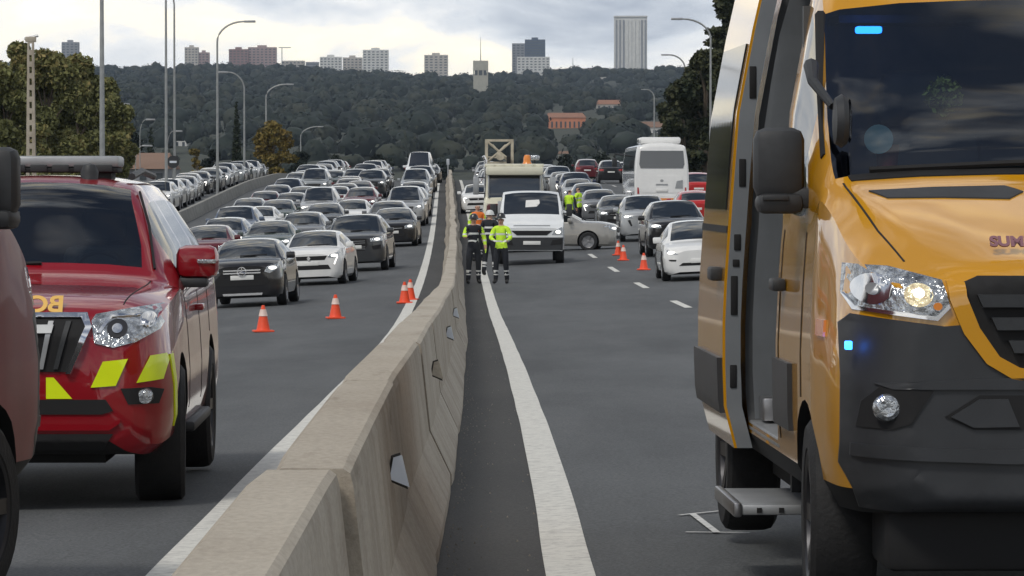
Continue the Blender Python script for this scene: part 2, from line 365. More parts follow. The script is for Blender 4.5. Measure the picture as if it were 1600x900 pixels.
def car_proto(L, W, H, hf, cowl, belt, zb, cy, hy, ry, gy, style, r=0.33, tailz=None, wb0=None, lit=True, deck=False):
    """L length, W half width, hf bonnet edge height, cowl height, cy cowl y, hy header y, ry roof end, gy rear glass foot"""
    ax0 = 0.20*L if wb0 is None else wb0; ax1 = L-0.19*L; tz = tailz or belt+0.03
    st = [(0, .58*W, .68*W, .64*W, .48*W, zb+.06, .50, hf-.13, hf-.09, hf-.06),
          (.07, .74*W, .83*W, .77*W, .58*W, zb+.02, .52, hf-.06, hf-.02, hf+.0),
          (.25, .84*W, .95*W, .87*W, .66*W, zb, .55, hf+.0, hf+.03, hf+.055),
          (.62, .88*W, .99*W, .92*W, .72*W, zb, .56, hf+.07, hf+.09, hf+.12),
          (cy-.05, .89*W, W, .945*W, .80*W, zb, .58, cowl-.05, cowl-.01, cowl+.03),
          (cy+.12, .89*W, W, .95*W, .79*W, zb, .58, cowl-.02, cowl+.06, cowl+.12),
          (hy, .89*W, W, .95*W, .665*W, zb, .58, belt, H-.085, H-.02),
          ((hy+ry)/2, .89*W, W, .95*W, .66*W, zb, .58, belt+.02, H-.07, H),
          (ry, .89*W, W, .945*W, .64*W, zb, .58, belt+.05, H-.13, H-.07),
          (gy, .88*W, .98*W, .91*W, .70*W, zb, .60, tz, tz+.03, tz+.06),
          (L-.22 if deck else L-.10, .84*W, .93*W, .86*W, .66*W, zb+.02, .62, tz-.01, tz+.02, tz+.04),
          (L, .62*W, .76*W, .70*W, .52*W, zb+.10, .60, tz-.13, tz-.10, tz-.07)]
    B = hy+.42*(ry-hy)+.1; cut = (cy+.35, B-.05, B+.05, ry+.02, ry+.10, gy-.1)
    def cls(y, j):
        if cy+.02 < y < hy-.02 and 10 < j: return 1
        if ry+.04 < y < gy-.03 and 10 < j: return 3
        if 7 <= j <= 8 and (cut[0] < y < cut[1] or cut[2] < y < cut[3]): return 2
        return 0
    me = shell(st, [cy+.02, hy-.02, ry+.04, gy-.03, *cut], cls, [arch(a, r+.005, r+.055, s_*(W-.26), s_*(W+.3)) for a in (ax0, ax1) for s_ in (-1, 1)])
    bv = bvh_of(me); P = Proto()
    P.add('body', split(me, 0)[0], 'BODY')
    for g in split(me, 1): P.add('windscreen', g, 'glass_dark')
    for g in split(me, 2, islands=True): P.add('side_window', g, 'glass_side')
    for g in split(me, 3): P.add('rear_window', g, 'glass_dark')
    for g in split(me, 4): P.add('underbody', g, 'void_black')
    pp = lambda name, poly, m, off=.006, side=1, par=-1: P.add(name, patch(bv, poly, 'y', off, side=side), m, par)
    h = hf
    if style == 'star':          # two-bar grille, large swept lamps, lower chrome line
        g = pp('grille', [(-.50*W, h-.10), (.50*W, h-.10), (.46*W, h-.28), (-.46*W, h-.28)], 'void_black')
        for z in (h-.145, h-.205): pp('grille_bar', [(-.47*W, z), (.47*W, z), (.46*W, z-.03), (-.46*W, z-.03)], 'chrome', .02, par=g)
        P.add('badge', MB().lathe([(.105, -.02), (.105, .012), (.088, .012), (.088, -.02)], 'y', 20, (0, -.025, h-.185)).tube([(0, -.03, h-.185), (0, -.03, h-.085)], .013, 6).tube([(0, -.03, h-.185), (.085, -.03, h-.235)], .013, 6).tube([(0, -.03, h-.185), (-.085, -.03, h-.235)], .013, 6).mesh('badge', 'chrome'), 'chrome', g)
        pp('bumper_intake', [(-.60*W, h-.33), (.60*W, h-.33), (.72*W, h-.46), (.50*W, h-.50), (-.50*W, h-.50), (-.72*W, h-.46)], 'void_black'); lamp = [(.56*W, h-.20), (.62*W, h-.10), (.90*W, h+.01), (.93*W, h-.03), (.88*W, h-.14), (.70*W, h-.24)]
        pp('skid_trim', [(-.5*W, zb+.11), (.5*W, zb+.11), (.48*W, zb+.06), (-.48*W, zb+.06)], 'chrome', .012)
    elif style == 'diamond':     # dark upper grille with round badge, c-shaped lamps
        g = pp('grille', [(-.56*W, h-.12), (.56*W, h-.12), (.48*W, h-.23), (-.48*W, h-.23)], 'void_black'); P.add('badge', MB().prism([(0, h-.10), (.05, h-.18), (0, h-.26), (-.05, h-.18)], -.03, -.004).mesh('badge', 'chrome'), 'chrome', g)
        pp('bumper_intake', [(-.58*W, h-.36), (.58*W, h-.36), (.66*W, h-.48), (-.66*W, h-.48)], 'void_black'); lamp = [(.58*W, h-.17), (.60*W, h-.11), (.90*W, h-.02), (.93*W, h-.06), (.86*W, h-.14), (.74*W, h-.18)]
        for s_ in (1, -1): pp('running_light', [(s_*x, z) for x, z in [(.84*W, h-.15), (.87*W, h-.15), (.78*W, h-.36), (.75*W, h-.34)]], 'lamp_lit' if lit else 'lamp_unlit')
    elif style == 'single':      # tall trapezium grille
        g = pp('grille', [(-.42*W, h-.08), (.42*W, h-.08), (.46*W, h-.26), (.36*W, h-.44), (-.36*W, h-.44), (-.46*W, h-.26)], 'void_black')
        for z in (h-.14, h-.20, h-.32, h-.38): pp('grille_bar', [(-.38*W, z), (.38*W, z), (.38*W, z-.012), (-.38*W, z-.012)], 'grey_metal', .016, par=g)
        lamp = [(.54*W, h-.18), (.54*W, h-.09), (.88*W, h-.01), (.93*W, h-.06), (.90*W, h-.16)]
        for s_ in (1, -1): pp('bumper_intake', [(s_*x, z) for x, z in [(.58*W, h-.30), (.86*W, h-.27), (.86*W, h-.40), (.62*W, h-.42)]], 'void_black')
    elif style == 'plain':       # electric saloon: closed nose
        pp('bumper_intake', [(-.5*W, h-.36), (.5*W, h-.36), (.6*W, h-.43), (-.6*W, h-.43)], 'void_black'); lamp = [(.60*W, h-.15), (.70*W, h-.11), (.92*W, h-.02), (.94*W, h-.07), (.80*W, h-.15)]
        for s_ in (1, -1): pp('bumper_intake', [(s_*x, z) for x, z in [(.66*W, h-.28), (.86*W, h-.27), (.84*W, h-.31), (.68*W, h-.32)]], 'void_black')
    elif style == 'spindle':     # pale spindle grille
        g = pp('grille', [(-.40*W, h-.08), (.40*W, h-.08), (.30*W, h-.24), (.52*W, h-.50), (-.52*W, h-.50), (-.30*W, h-.24)], 'grey_metal')
        for s_ in (1, -1): pp('bumper_intake', [(s_*x, z) for x, z in [(.60*W, h-.22), (.70*W, h-.24), (.58*W, h-.46), (.52*W, h-.44)]], 'void_black')
        lamp = [(.48*W, h-.17), (.55*W, h-.09), (.90*W, h-.02), (.93*W, h-.07), (.86*W, h-.15)]
    else:                        # 'wide': wide grille and lower intake
        g = pp('grille', [(-.48*W, h-.11), (.48*W, h-.11), (.44*W, h-.24), (-.44*W, h-.24)], 'void_black'); pp('grille_bar', [(-.44*W, h-.165), (.44*W, h-.165), (.43*W, h-.185), (-.43*W, h-.185)], 'chrome', .016, par=g)
        pp('bumper_intake', [(-.56*W, h-.36), (.56*W, h-.36), (.62*W, h-.47), (-.62*W, h-.47)], 'void_black'); lamp = [(.54*W, h-.20), (.55*W, h-.09), (.88*W, h+.0), (.93*W, h-.05), (.88*W, h-.18)]
    for s_ in (1, -1):
        i = pp('headlight', [(s_*x, z) for x, z in lamp], 'lamp_unlit', .008); cx = sum(x for x, _ in lamp)/len(lamp); cz = sum(z for _, z in lamp)/len(lamp)-.005
        pp('bulb', ellipse(s_*cx, cz, .085, .04, 12), 'lamp_lit' if lit else 'chrome', .014, par=i)
        P.add('mirror', MB().box(min(s_*W*.97, s_*(W+.17)), max(s_*W*.97, s_*(W+.17)), cy+.28, cy+.42, cowl-.02, cowl+.13, .03).mesh('mirror', None), 'BODY')
        pp('tail_light', [(s_*x, z) for x, z in [(.56*W, tz-.10), (.90*W, tz-.06), (.90*W, tz-.22), (.60*W, tz-.22)]], 'tail_lamp', side=-1)
    P.add('license_plate', MB().box(-.26, .26, -.02, .01, h-.37, h-.27, .004).mesh('license_plate', 'plate'), 'plate')
    P.add('license_plate', MB().box(-.26, .26, L-.02, L+.012, tz-.34, tz-.24, .004).mesh('license_plate', 'plate'), 'plate')
    P.wheels([(s_*(W-.10), a, r, 0) for a in (ax0, ax1) for s_ in (-1, 1)], r, .215)
    for s_ in (1, -1): P.add('wiper', MB().tube([(s_*.05-.1, cy+.05, cowl+.075), (s_*.05+.42, cy+.02, cowl+.085)], .012, 5).mesh('wiper', 'void_black'), 'void_black')
    return P
PR = {
 'crossover': car_proto(4.42, .90, 1.52, .98, 1.06, 1.02, .20, 1.12, 1.98, 3.55, 4.15, 'star', .35),
 'hatchback': car_proto(4.05, .89, 1.45, .90, .99, .96, .17, 1.02, 1.80, 3.35, 3.90, 'diamond', .32),
 'suv': car_proto(4.85, .97, 1.70, 1.06, 1.14, 1.10, .24, 1.22, 2.02, 4.10, 4.68, 'single', .37),
 'saloon': car_proto(4.65, .91, 1.45, .88, .98, .95, .16, 1.20, 2.08, 3.25, 4.05, 'wide', .32, deck=True),
 'electric_saloon': car_proto(4.70, .925, 1.44, .80, .93, .93, .16, 1.00, 2.00, 3.35, 4.25, 'plain', .34, deck=True),
 'spindle_suv': car_proto(4.66, .93, 1.65, 1.02, 1.10, 1.06, .22, 1.18, 2.0, 3.85, 4.48, 'spindle', .36),
 'estate': car_proto(4.60, .91, 1.49, .90, 1.0, .97, .17, 1.16, 1.98, 3.95, 4.42, 'wide', .32),
 'minivan': car_proto(4.45, .92, 1.82, 1.02, 1.14, 1.06, .20, .86, 1.62, 4.10, 4.36, 'wide', .32),
 'tall_van': car_proto(5.50, .99, 2.42, 1.16, 1.34, 1.22, .24, .78, 1.70, 5.20, 5.42, 'wide', .34),
}

# ------------------------------------------------------------------ surfaces of the setting
def asphalt(name, c0, c1, rough=0.75, worn=True):
    m = bpy.data.materials.new(name); m.use_nodes = True; t = m.node_tree; b = t.nodes['Principled BSDF']; b.inputs['Roughness'].default_value = rough
    co = N(t, 'ShaderNodeTexCoord'); mp = N(t, 'ShaderNodeMapping', in_={'Scale': (1.0, 0.10, 1.0)}); t.links.new(co.outputs['Object'], mp.inputs[0])
    big = N(t, 'ShaderNodeTexNoise', in_={'Scale': 0.9, 'Detail': 5.0, 'Roughness': 0.6}); t.links.new(mp.outputs[0], big.inputs[0])
    fine = N(t, 'ShaderNodeTexNoise', in_={'Scale': 55.0, 'Detail': 2.0}); t.links.new(co.outputs['Object'], fine.inputs[0])
    vor = N(t, 'ShaderNodeTexVoronoi', in_={'Scale': 90.0}); t.links.new(co.outputs['Object'], vor.inputs[0])
    r = N(t, 'ShaderNodeValToRGB'); t.links.new(big.outputs[0], r.inputs[0]); r.color_ramp.elements[0].position = 0.32; r.color_ramp.elements[1].position = 0.68
    r.color_ramp.elements[0].color = (*c0, 1); r.color_ramp.elements[1].color = (*c1, 1)
    r2_ = N(t, 'ShaderNodeValToRGB'); t.links.new(fine.outputs[0], r2_.inputs[0]); r2_.color_ramp.elements[0].position = 0.35; r2_.color_ramp.elements[1].position = 0.68
    r2_.color_ramp.elements[0].color = (0.62, 0.62, 0.62, 1); r2_.color_ramp.elements[1].color = (1.35, 1.35, 1.35, 1)
    mx_ = N(t, 'ShaderNodeMix', data_type='RGBA', blend_type='MULTIPLY'); mx_.inputs[0].default_value = 1.0
    t.links.new(r.outputs[0], mx_.inputs[6]); t.links.new(r2_.outputs[0], mx_.inputs[7])
    pa = N(t, 'ShaderNodeTexNoise', in_={'Scale': 0.55, 'Detail': 9.0, 'Roughness': 0.7}); mp2 = N(t, 'ShaderNodeMapping', in_={'Scale': (1.0, 0.22, 1.0)}); t.links.new(co.outputs['Object'], mp2.inputs[0]); t.links.new(mp2.outputs[0], pa.inputs[0])
    r3 = N(t, 'ShaderNodeValToRGB'); t.links.new(pa.outputs[0], r3.inputs[0]); r3.color_ramp.elements[0].position = 0.36; r3.color_ramp.elements[0].color = (0.74, 0.74, 0.75, 1); r3.color_ramp.elements[1].position = 0.52; r3.color_ramp.elements[1].color = (1, 1, 1, 1); q3 = r3.color_ramp.elements.new(0.66); q3.color = (1.16, 1.16, 1.16, 1)
    m3 = N(t, 'ShaderNodeMix', data_type='RGBA', blend_type='MULTIPLY'); m3.inputs[0].default_value = 1.0; t.links.new(mx_.outputs[2], m3.inputs[6]); t.links.new(r3.outputs[0], m3.inputs[7]); t.links.new(m3.outputs[2], b.inputs['Base Color'])
    bp = N(t, 'ShaderNodeBump', in_={'Strength': 0.35, 'Distance': 0.01}); t.links.new(vor.outputs[0], bp.inputs['Height']); t.links.new(bp.outputs[0], b.inputs['Normal']); M[name] = m
asphalt('asphalt', (0.066, 0.071, 0.075), (0.092, 0.097, 0.101)); asphalt('asphalt_mark', (0.056, 0.060, 0.063), (0.077, 0.081, 0.084)); asphalt('asphalt_shoulder', (0.030, 0.029, 0.028), (0.046, 0.044, 0.042))
def worn_paint(name, col, dirt):
    m = mat(name, col, 0.6, var=0); t = m.node_tree; b = t.nodes['Principled BSDF']; co = N(t, 'ShaderNodeTexCoord')
    a = N(t, 'ShaderNodeTexNoise', in_={'Scale': 14.0, 'Detail': 8.0, 'Roughness': 0.75}); t.links.new(co.outputs['Object'], a.inputs[0])
    r = N(t, 'ShaderNodeValToRGB'); t.links.new(a.outputs[0], r.inputs[0]); e_ = r.color_ramp.elements
    e_[0].position = 0.30; e_[0].color = (*dirt, 1); e_[1].position = 0.55; e_[1].color = (*col, 1); t.links.new(r.outputs[0], b.inputs['Base Color'])
worn_paint('line_paint', (0.66, 0.65, 0.60), (0.36, 0.35, 0.33)); worn_paint('chalk', (0.62, 0.62, 0.60), (0.30, 0.30, 0.30))
def concrete(name):
    m = bpy.data.materials.new(name); m.use_nodes = True; t = m.node_tree; b = t.nodes['Principled BSDF']; b.inputs['Roughness'].default_value = 0.85
    co = N(t, 'ShaderNodeTexCoord')
    def noise(sc_, det, mp_=None, rough=0.6):
        src = co.outputs['Object']
        if mp_: q = N(t, 'ShaderNodeMapping', in_={'Scale': mp_}); t.links.new(src, q.inputs[0]); src = q.outputs[0]
        n = N(t, 'ShaderNodeTexNoise', in_={'Scale': sc_, 'Detail': det, 'Roughness': rough}); t.links.new(src, n.inputs[0]); return n.outputs[0]
    def ramp(src, p0, c0, p1, c1):
        r = N(t, 'ShaderNodeValToRGB'); t.links.new(src, r.inputs[0]); r.color_ramp.elements[0].position = p0; r.color_ramp.elements[0].color = (*c0, 1); r.color_ramp.elements[1].position = p1; r.color_ramp.elements[1].color = (*c1, 1); return r.outputs[0]
    def mul(a, c):
        x_ = N(t, 'ShaderNodeMix', data_type='RGBA', blend_type='MULTIPLY'); x_.inputs[0].default_value = 1; t.links.new(a, x_.inputs[6]); t.links.new(c, x_.inputs[7]); return x_.outputs[2]
    c = ramp(noise(1.6, 6, (1, 0.3, 1)), 0.3, (0.345, 0.30, 0.24), 0.7, (0.445, 0.40, 0.33))
    st_ = ramp(noise(3.0, 4, (1, 0.8, 0.3), 0.5), 0.36, (0.80, 0.78, 0.76), 0.56, (1, 1, 1))       # run-off streaks on the steep faces only
    ge = N(t, 'ShaderNodeNewGeometry'); sx = N(t, 'ShaderNodeSeparateXYZ'); t.links.new(ge.outputs['True Normal'], sx.inputs[0]); mr = N(t, 'ShaderNodeMapRange', in_={1: 0.4, 2: 0.9, 3: 1.0, 4: 0.0}); t.links.new(sx.outputs[2], mr.inputs[0])
    x_ = N(t, 'ShaderNodeMix', data_type='RGBA', blend_type='MULTIPLY'); t.links.new(mr.outputs[0], x_.inputs[0]); t.links.new(c, x_.inputs[6]); t.links.new(st_, x_.inputs[7]); c = x_.outputs[2]
    c = mul(c, ramp(noise(45.0, 4, (1, 0.4, 1)), 0.3, (0.85, 0.85, 0.85), 0.7, (1.1, 1.1, 1.1)))
    c = mul(c, ramp(noise(2.4, 8, (1, 0.16, 1), 0.7), 0.30, (0.58, 0.55, 0.52), 0.42, (1, 1, 1)))        # grime
    t.links.new(c, b.inputs['Base Color'])
    bp = N(t, 'ShaderNodeBump', in_={'Strength': 0.35, 'Distance': 0.01}); t.links.new(noise(70.0, 5), bp.inputs['Height']); t.links.new(bp.outputs[0], b.inputs['Normal']); M[name] = m
concrete('concrete')
mat('wall_concrete', (0.24, 0.235, 0.215), 0.85, var=0.25, vscale=1.5, bump=0.2); mat('recess_dark', (0.05, 0.045, 0.04), 0.9, var=0.2); mat('reflector', (0.62, 0.66, 0.72), 0.35, var=0.08)
mat('dry_grass', (0.10, 0.09, 0.045), 0.95, var=0.4, vscale=0.4); mat('hill_soil', (0.035, 0.04, 0.025), 0.95, var=0.3, vscale=0.02)
def leaf_mat(name, c0, c1, nscale, c2=None):
    m = bpy.data.materials.new(name); m.use_nodes = True; t = m.node_tree; b = t.nodes['Principled BSDF']; b.inputs['Roughness'].default_value = 0.7
    b.inputs['Specular IOR Level'].default_value = 0.25
    co = N(t, 'ShaderNodeTexCoord'); n = N(t, 'ShaderNodeTexNoise', in_={'Scale': nscale, 'Detail': 3.0}); t.links.new(co.outputs['Object'], n.inputs[0]); g = N(t, 'ShaderNodeNewGeometry')
    ad = N(t, 'ShaderNodeMath', operation='MULTIPLY_ADD', in_={1: 0.30, 2: -0.15}); t.links.new(g.outputs['Random Per Island'], ad.inputs[0])
    a2 = N(t, 'ShaderNodeMath', operation='ADD'); t.links.new(n.outputs[0], a2.inputs[0]); t.links.new(ad.outputs[0], a2.inputs[1])
    r = N(t, 'ShaderNodeValToRGB'); t.links.new(a2.outputs[0], r.inputs[0]); e_ = r.color_ramp.elements; e_[0].position = 0.3; e_[0].color = (*c0, 1); e_[1].position = 0.72; e_[1].color = (*c1, 1)
    if c2: q = e_.new(0.55); q.color = (*c2, 1)
    t.links.new(r.outputs[0], b.inputs['Base Color']); M[name] = m
leaf_mat('leaf_olive', (0.085, 0.09, 0.032), (0.24, 0.19, 0.075), 0.25, (0.155, 0.16, 0.058)); leaf_mat('leaf_dark', (0.016, 0.026, 0.012), (0.06, 0.062, 0.026), 0.5)
leaf_mat('leaf_gold', (0.10, 0.085, 0.02), (0.20, 0.14, 0.04), 0.5); leaf_mat('leaf_cypress', (0.012, 0.02, 0.012), (0.03, 0.04, 0.02), 0.8)
leaf_mat('leaf_wood', (0.008, 0.014, 0.012), (0.038, 0.041, 0.026), 0.02, (0.017, 0.025, 0.018)); mat('bark', (0.09, 0.07, 0.05), 0.9, var=0.3, bump=0.4, bscale=20)

def ribbon(name, u0, u1, d0, d1, m, dz, nu=1, step=2.0, parent=None, kind='structure', wob=0.0):
    n = max(2, int((d1-d0)/step)+1); V = []; Fc = []
    for i in range(n):
        d = d0+(d1-d0)*i/(n-1); j = wob*math.sin(d*0.9+1.3*math.sin(d*0.37))
        for k in range(nu+1):
            u = u0+(u1-u0)*k/nu; V.append((RX(d, u+j), d, RZ(d, u)+dz))
    for i in range(n-1):
        for k in range(nu): a = i*(nu+1)+k; Fc.append((a, a+1, a+nu+2, a+nu+1))
    me = mesh_from(name, V, Fc, m, 60); return obj(name, me, parent, kind=kind) if kind else obj(name, me, parent)
# ground to the horizon: falls away behind the crest of the road, then climbs to the wooded ridge and the plateau of the city
gz = pchip([-200, 300, 360, 430, 520, 650, 900, 1400, 2200, 3200, 4200, 5200, 9000], [-0.9, -0.9, 0.6, -1.2, -4, -8, -8, 6, 34, 72, 110, 122, 124])
def ground_z(x_, d):
    z = float(gz(d))
    if d < 330: z = min(z+ (float(zc(d))+0.9 if d > 200 else 0)*1.0, float(zc(d))-0.75)
    if d > 900: z += 5*math.sin(x_*0.006+d*0.0012)*min(1, (d-900)/1500)+3*math.sin(x_*0.017+d*0.003)*min(1, (d-900)/1500)
    return z
ds = list(np.arange(-80, 500, 12.0))+list(np.linspace(500, 9000, 90)); V = []; Fc = []; nx = 60
for d in ds:
    for k in range(nx+1): s_ = -1+2*k/nx; x_ = s_*(90+0.24*max(d, 0)); V.append((x_, d, ground_z(x_, d)))
for i in range(len(ds)-1):
    for k in range(nx): a = i*(nx+1)+k; Fc.append((a, a+1, a+nx+2, a+nx+1))
obj('ground', mesh_from('ground', V, Fc, 'hill_soil', 60), kind='structure')
ribbon('road', -21, 17, -30, 560, 'asphalt', 0, nu=19, step=3.0)
ribbon('shoulder', 0.22, 0.78, -10, 420, 'asphalt_shoulder', 0.004); ribbon('shoulder', -0.78, -0.22, -10, 420, 'asphalt_shoulder', 0.004)
ribbon('road_line', 0.75, 0.96, -8, 420, 'line_paint', 0.008, step=0.6, wob=0.002); ribbon('road_line', -0.98, -0.76, -8, 420, 'line_paint', 0.008, step=0.6, wob=0.002)
for u in (4.45, 7.95, 11.45, -4.45, -7.95):
    for k in range(-2, 20):
        d = 75.0+17*k+(0 if u > 0 else 5)
        if d > 8 and not (u > 0 and d < 70 and u < 7) and not (u < 0 and d < 120): ribbon('lane_dash', u-.075, u+.075, d, d+5.5, 'line_paint', 0.008)
ribbon('road_line', -12.2, -12.0, 10, 420, 'line_paint', 0.008); ribbon('road_line', 15.0, 15.2, 10, 420, 'line_paint', 0.008); ribbon('road_line', -14.6, -14.5, 100, 420, 'line_paint', 0.008)
def mark(pts, wd):
    V = []; 
    for (px, py) in pts:
        d = F*1.67/(py-HY); d = F*(EYE-RZ(d, 1.6))/(py-HY); V.append(Vector((uni(px, d), d, 0)))
    b = MB()
    for a, c in zip(V[:-1], V[1:]):
        t = (c-a).normalized(); nrm = Vector((-t.y, t.x, 0)); q = [a-nrm*wd/2, c-nrm*wd/2, c+nrm*wd/2, a+nrm*wd/2]
        b.add([(p.x, p.y, RZ(p.y, p.x-float(bx(p.y)))+0.008) for p in q], [(0, 1, 2, 3)])
    return b
tag(mark([(1062, 806), (1172, 797)], .03).build('chalk_mark', 'chalk', ang=None), kind='structure')
tag(mark([(1072, 833), (1172, 836)], .03).build('chalk_mark', 'chalk', ang=None), kind='structure'); tag(mark([(1082, 804), (1120, 834)], .035).build('chalk_mark', 'chalk', ang=None), kind='structure')

# ------------------------------------------------------------------ central barrier: precast concrete units
PROF = [(.30, -.03), (.30, .075), (.175, .33), (.122, .80), (.112, .835), (.092, .85)]
def barrier_unit(d0, d1, jog, n):
    prof = PROF+[(-u, z) for u, z in PROF[::-1]]; V = []; Fc = []; np_ = len(prof)
    for i in range(n+1):
        d = d0+(d1-d0)*i/n; e_ = 0.012 if i in (0, n) else 0
        dd = d+(0.02 if i == 0 else (-0.02 if i == n else 0))
        for u, z in prof:
            q = random.uniform(-.0015, .0015) if d0 < 60 else 0
            V.append((RX(dd, u*(1-e_*3)+jog[0]*(1-i/n)+jog[1]*i/n+q), dd, RZ(dd, 0)+z-(e_ if z > .7 else 0)+q))
    for i in range(n):
        for k in range(np_-1): Fc.append((i*np_+k, i*np_+k+1, (i+1)*np_+k+1, (i+1)*np_+k))
    Fc += [tuple(range(np_)), tuple(n*np_+k for k in range(np_-1, -1, -1))]
    Fc += [(i*np_, (i+1)*np_, (i+1)*np_+np_-1, i*np_+np_-1) for i in range(n)]
    me = bpy.data.meshes.new('barrier_segment'); me.from_pydata(V, [], Fc); b = bmesh.new(); b.from_mesh(me); bmesh.ops.recalc_face_normals(b, faces=b.faces); b.to_mesh(me); b.free(); return me
bar = empty('concrete_barrier', (0, 0, 0), label='long pale concrete safety barrier dividing the two carriageways', cat='barrier')
dj = -0.2; jprev = 0.0; idx = 0
while dj < 345:
    jn = random.uniform(-.02, .02) if dj < 140 else random.uniform(-.05, .05)
    st0 = random.uniform(-.012, .012)+(.042 if idx == 2 else 0)
    me = barrier_unit(dj, dj+5.85, (jprev+st0, jn), 10 if dj < 80 else 4)
    hole = {2: 15.0, 4: 25.6, 6: 36.5, 8: 48.0}.get(idx)
    me.materials.append(M['concrete'])
    smooth(me, 11); seg = obj('barrier_segment', me, bar)
    if hole:                                        # trapezium reflector plate facing the traffic; the dark backing paints its edge shading
        X0 = RX(hole, .142); z0 = RZ(hole, 0); pl = [(0, .565), (.014, .645), (.046, .655), (.074, .535)]
        fr = MB().add([(X0+x_*1.06-.010, hole+q, z0+.6+(z_-.6)*1.14) for q in (.012, .035) for x_, z_ in pl], [(0, 1, 2, 3), (7, 6, 5, 4), (0, 4, 5, 1), (1, 5, 6, 2), (2, 6, 7, 3), (3, 7, 4, 0)]).build('reflector_edge_shade', 'recess_dark', seg)
        MB().add([(X0+x_, hole+q, z0+z_) for q in (0, .01) for x_, z_ in pl], [(0, 1, 2, 3), (7, 6, 5, 4), (0, 4, 5, 1), (1, 5, 6, 2), (2, 6, 7, 3), (3, 7, 4, 0)]).build('reflector', 'reflector' if idx != 4 else 'concrete', seg)
    jprev = jn; dj += 5.85; idx += 1
# side wall between the main carriageway and the outer road
sw = empty('concrete_wall', (0, 0, 0), label='low concrete wall between the main queue and the outer road on the left', cat='wall')
for k in range(40):
    d0 = 130+k*6; V = [(RX(d, u), d, RZ(d, -13)+z) for d in (d0, d0+5.97) for u, z in ((-13.85, 0), (-13.72, .62), (-13.52, .62), (-13.35, 0))]
    me = mesh_from('wall_panel', V, [(0, 1, 2, 3), (7, 6, 5, 4), (0, 4, 5, 1), (1, 5, 6, 2), (2, 6, 7, 3), (3, 7, 4, 0)], 'wall_concrete', 30); obj('wall_panel', me, sw)
# slender post beside the far end of the barrier
p = empty('marker_post', (uni(700, 280), 280, RZ(280, 0)), label='thin pale post standing on the far end of the barrier', cat='post')
MB().tube([(0, 0, .8), (0, 0, 1.9)], .05, 8).build('post', 'grey_metal', p); MB().box(-.09, .09, -.03, .03, 1.55, 1.95, .01).build('plate', 'reflector', p)

# ------------------------------------------------------------------ foliage
def leaf_cloud(n, blobs, size, seed, up=0.0):
    g = np.random.default_rng(seed); wts = np.array([b[1]*b[2]*b[3] for b in blobs])**0.7; ids = g.choice(len(blobs), n, p=wts/wts.sum())
    c = np.array([b[0] for b in blobs])[ids]; r = np.array([b[1:4] for b in blobs])[ids]
    v = g.normal(size=(n, 3)); v /= np.linalg.norm(v, axis=1)[:, None]; rad = g.uniform(0.45, 1.04, n)**0.6
    P = c+v*r*rad[:, None]
    a = g.normal(size=(n, 3)); a[:, 2] *= (1-up); a /= np.linalg.norm(a, axis=1)[:, None]; b_ = np.cross(a, g.normal(size=(n, 3))); b_ /= np.linalg.norm(b_, axis=1)[:, None]
    s_ = (size*g.uniform(0.5, 1.3, n))[:, None]; a = a*s_; b_ = b_*s_*0.6
    V = np.stack([P-a, P+b_, P+a, P-b_], 1).reshape(-1, 3); return V, np.arange(4*n).reshape(-1, 4)
def tree(name, px, d, ztop, wpx, m, seed, n, size, label, group, base=None, shape='round', trunk=0.18):
    x_ = uni(px, d); zb_ = ground_z(x_, d) if base is None else base; H_ = ztop-zb_; wr = wpx/2*d/F; g = random.Random(seed)
    t = empty(name, (x_, d, zb_), label=label, cat='tree', group=group); blobs = []; tb = MB()
    if shape == 'column':
        tb.tube([(0, 0, 0), (0, 0, H_*.9)], [.14, .03], 7)
        for k in range(12): f_ = k/11; q = wr*(0.55+0.6*math.sin(math.pi*(0.15+0.8*f_)))*(1-.55*f_**3); blobs.append(((g.uniform(-.1, .1)*wr, g.uniform(-.1, .1)*wr, H_*(.06+.9*f_)), q, q, H_*.08))
    else:
        top = H_*.72; tb.tube([(0, 0, 0), (g.uniform(-.2, .2), 0, H_*.3), (g.uniform(-.4, .4), 0, top)], [trunk, trunk*.75, trunk*.2], 8)
        nb_ = 34
        for k in range(nb_):
            f_ = g.uniform(0.12, 1.0) if shape == 'round' else k/nb_*.9+.1
            prof = math.sin(math.pi*min(1, .18+.80*f_))**.7 if shape == 'round' else (1.02-f_)**.62
            a = g.uniform(0, 2*math.pi); rr = wr*prof*math.sqrt(g.uniform(.05, 1))*.86; c = (rr*math.cos(a), rr*math.sin(a), H_*f_*.94); q = wr*g.uniform(.16, .34)
            if shape == 'tier': blobs.append((c, q*1.25, q*1.25, q*.38))
            else: blobs.append((c, q, q, q*.8))
            if k % 3 == 0: tb.tube([(0, 0, c[2]*.7), (c[0]*.5, c[1]*.5, c[2]*.88), c], [trunk*.4, trunk*.25, .02], 5)
    tb.build('trunk', 'bark', t); V, Q = leaf_cloud(n, blobs, size, seed, 0.5 if shape == 'tier' else 0); obj('crown', fastmesh('crown', V, Q, m), t); return t
for k, (px, d, py, wpx) in enumerate([(8, 215, 92, 170), (72, 232, 80, 180), (124, 240, 88, 170), (156, 262, 112, 120), (25, 262, 62, 110), (92, 285, 78, 150)]):
    tree('roadside_tree', px, d, zpx(py, d), wpx, 'leaf_olive', 20+k, 15000, .16, ['bushy olive tree at the left edge of the picture behind the ladder-holed pole', 'broad olive and brown tree rising between the two left poles', 'olive tree just left of the thick grey lamp post', 'rightmost low olive tree beside the thick grey lamp post', 'taller pointed tree at the back on the far left', 'olive tree at the back between the pole and lamp post'][k], 'trees along the left verge')
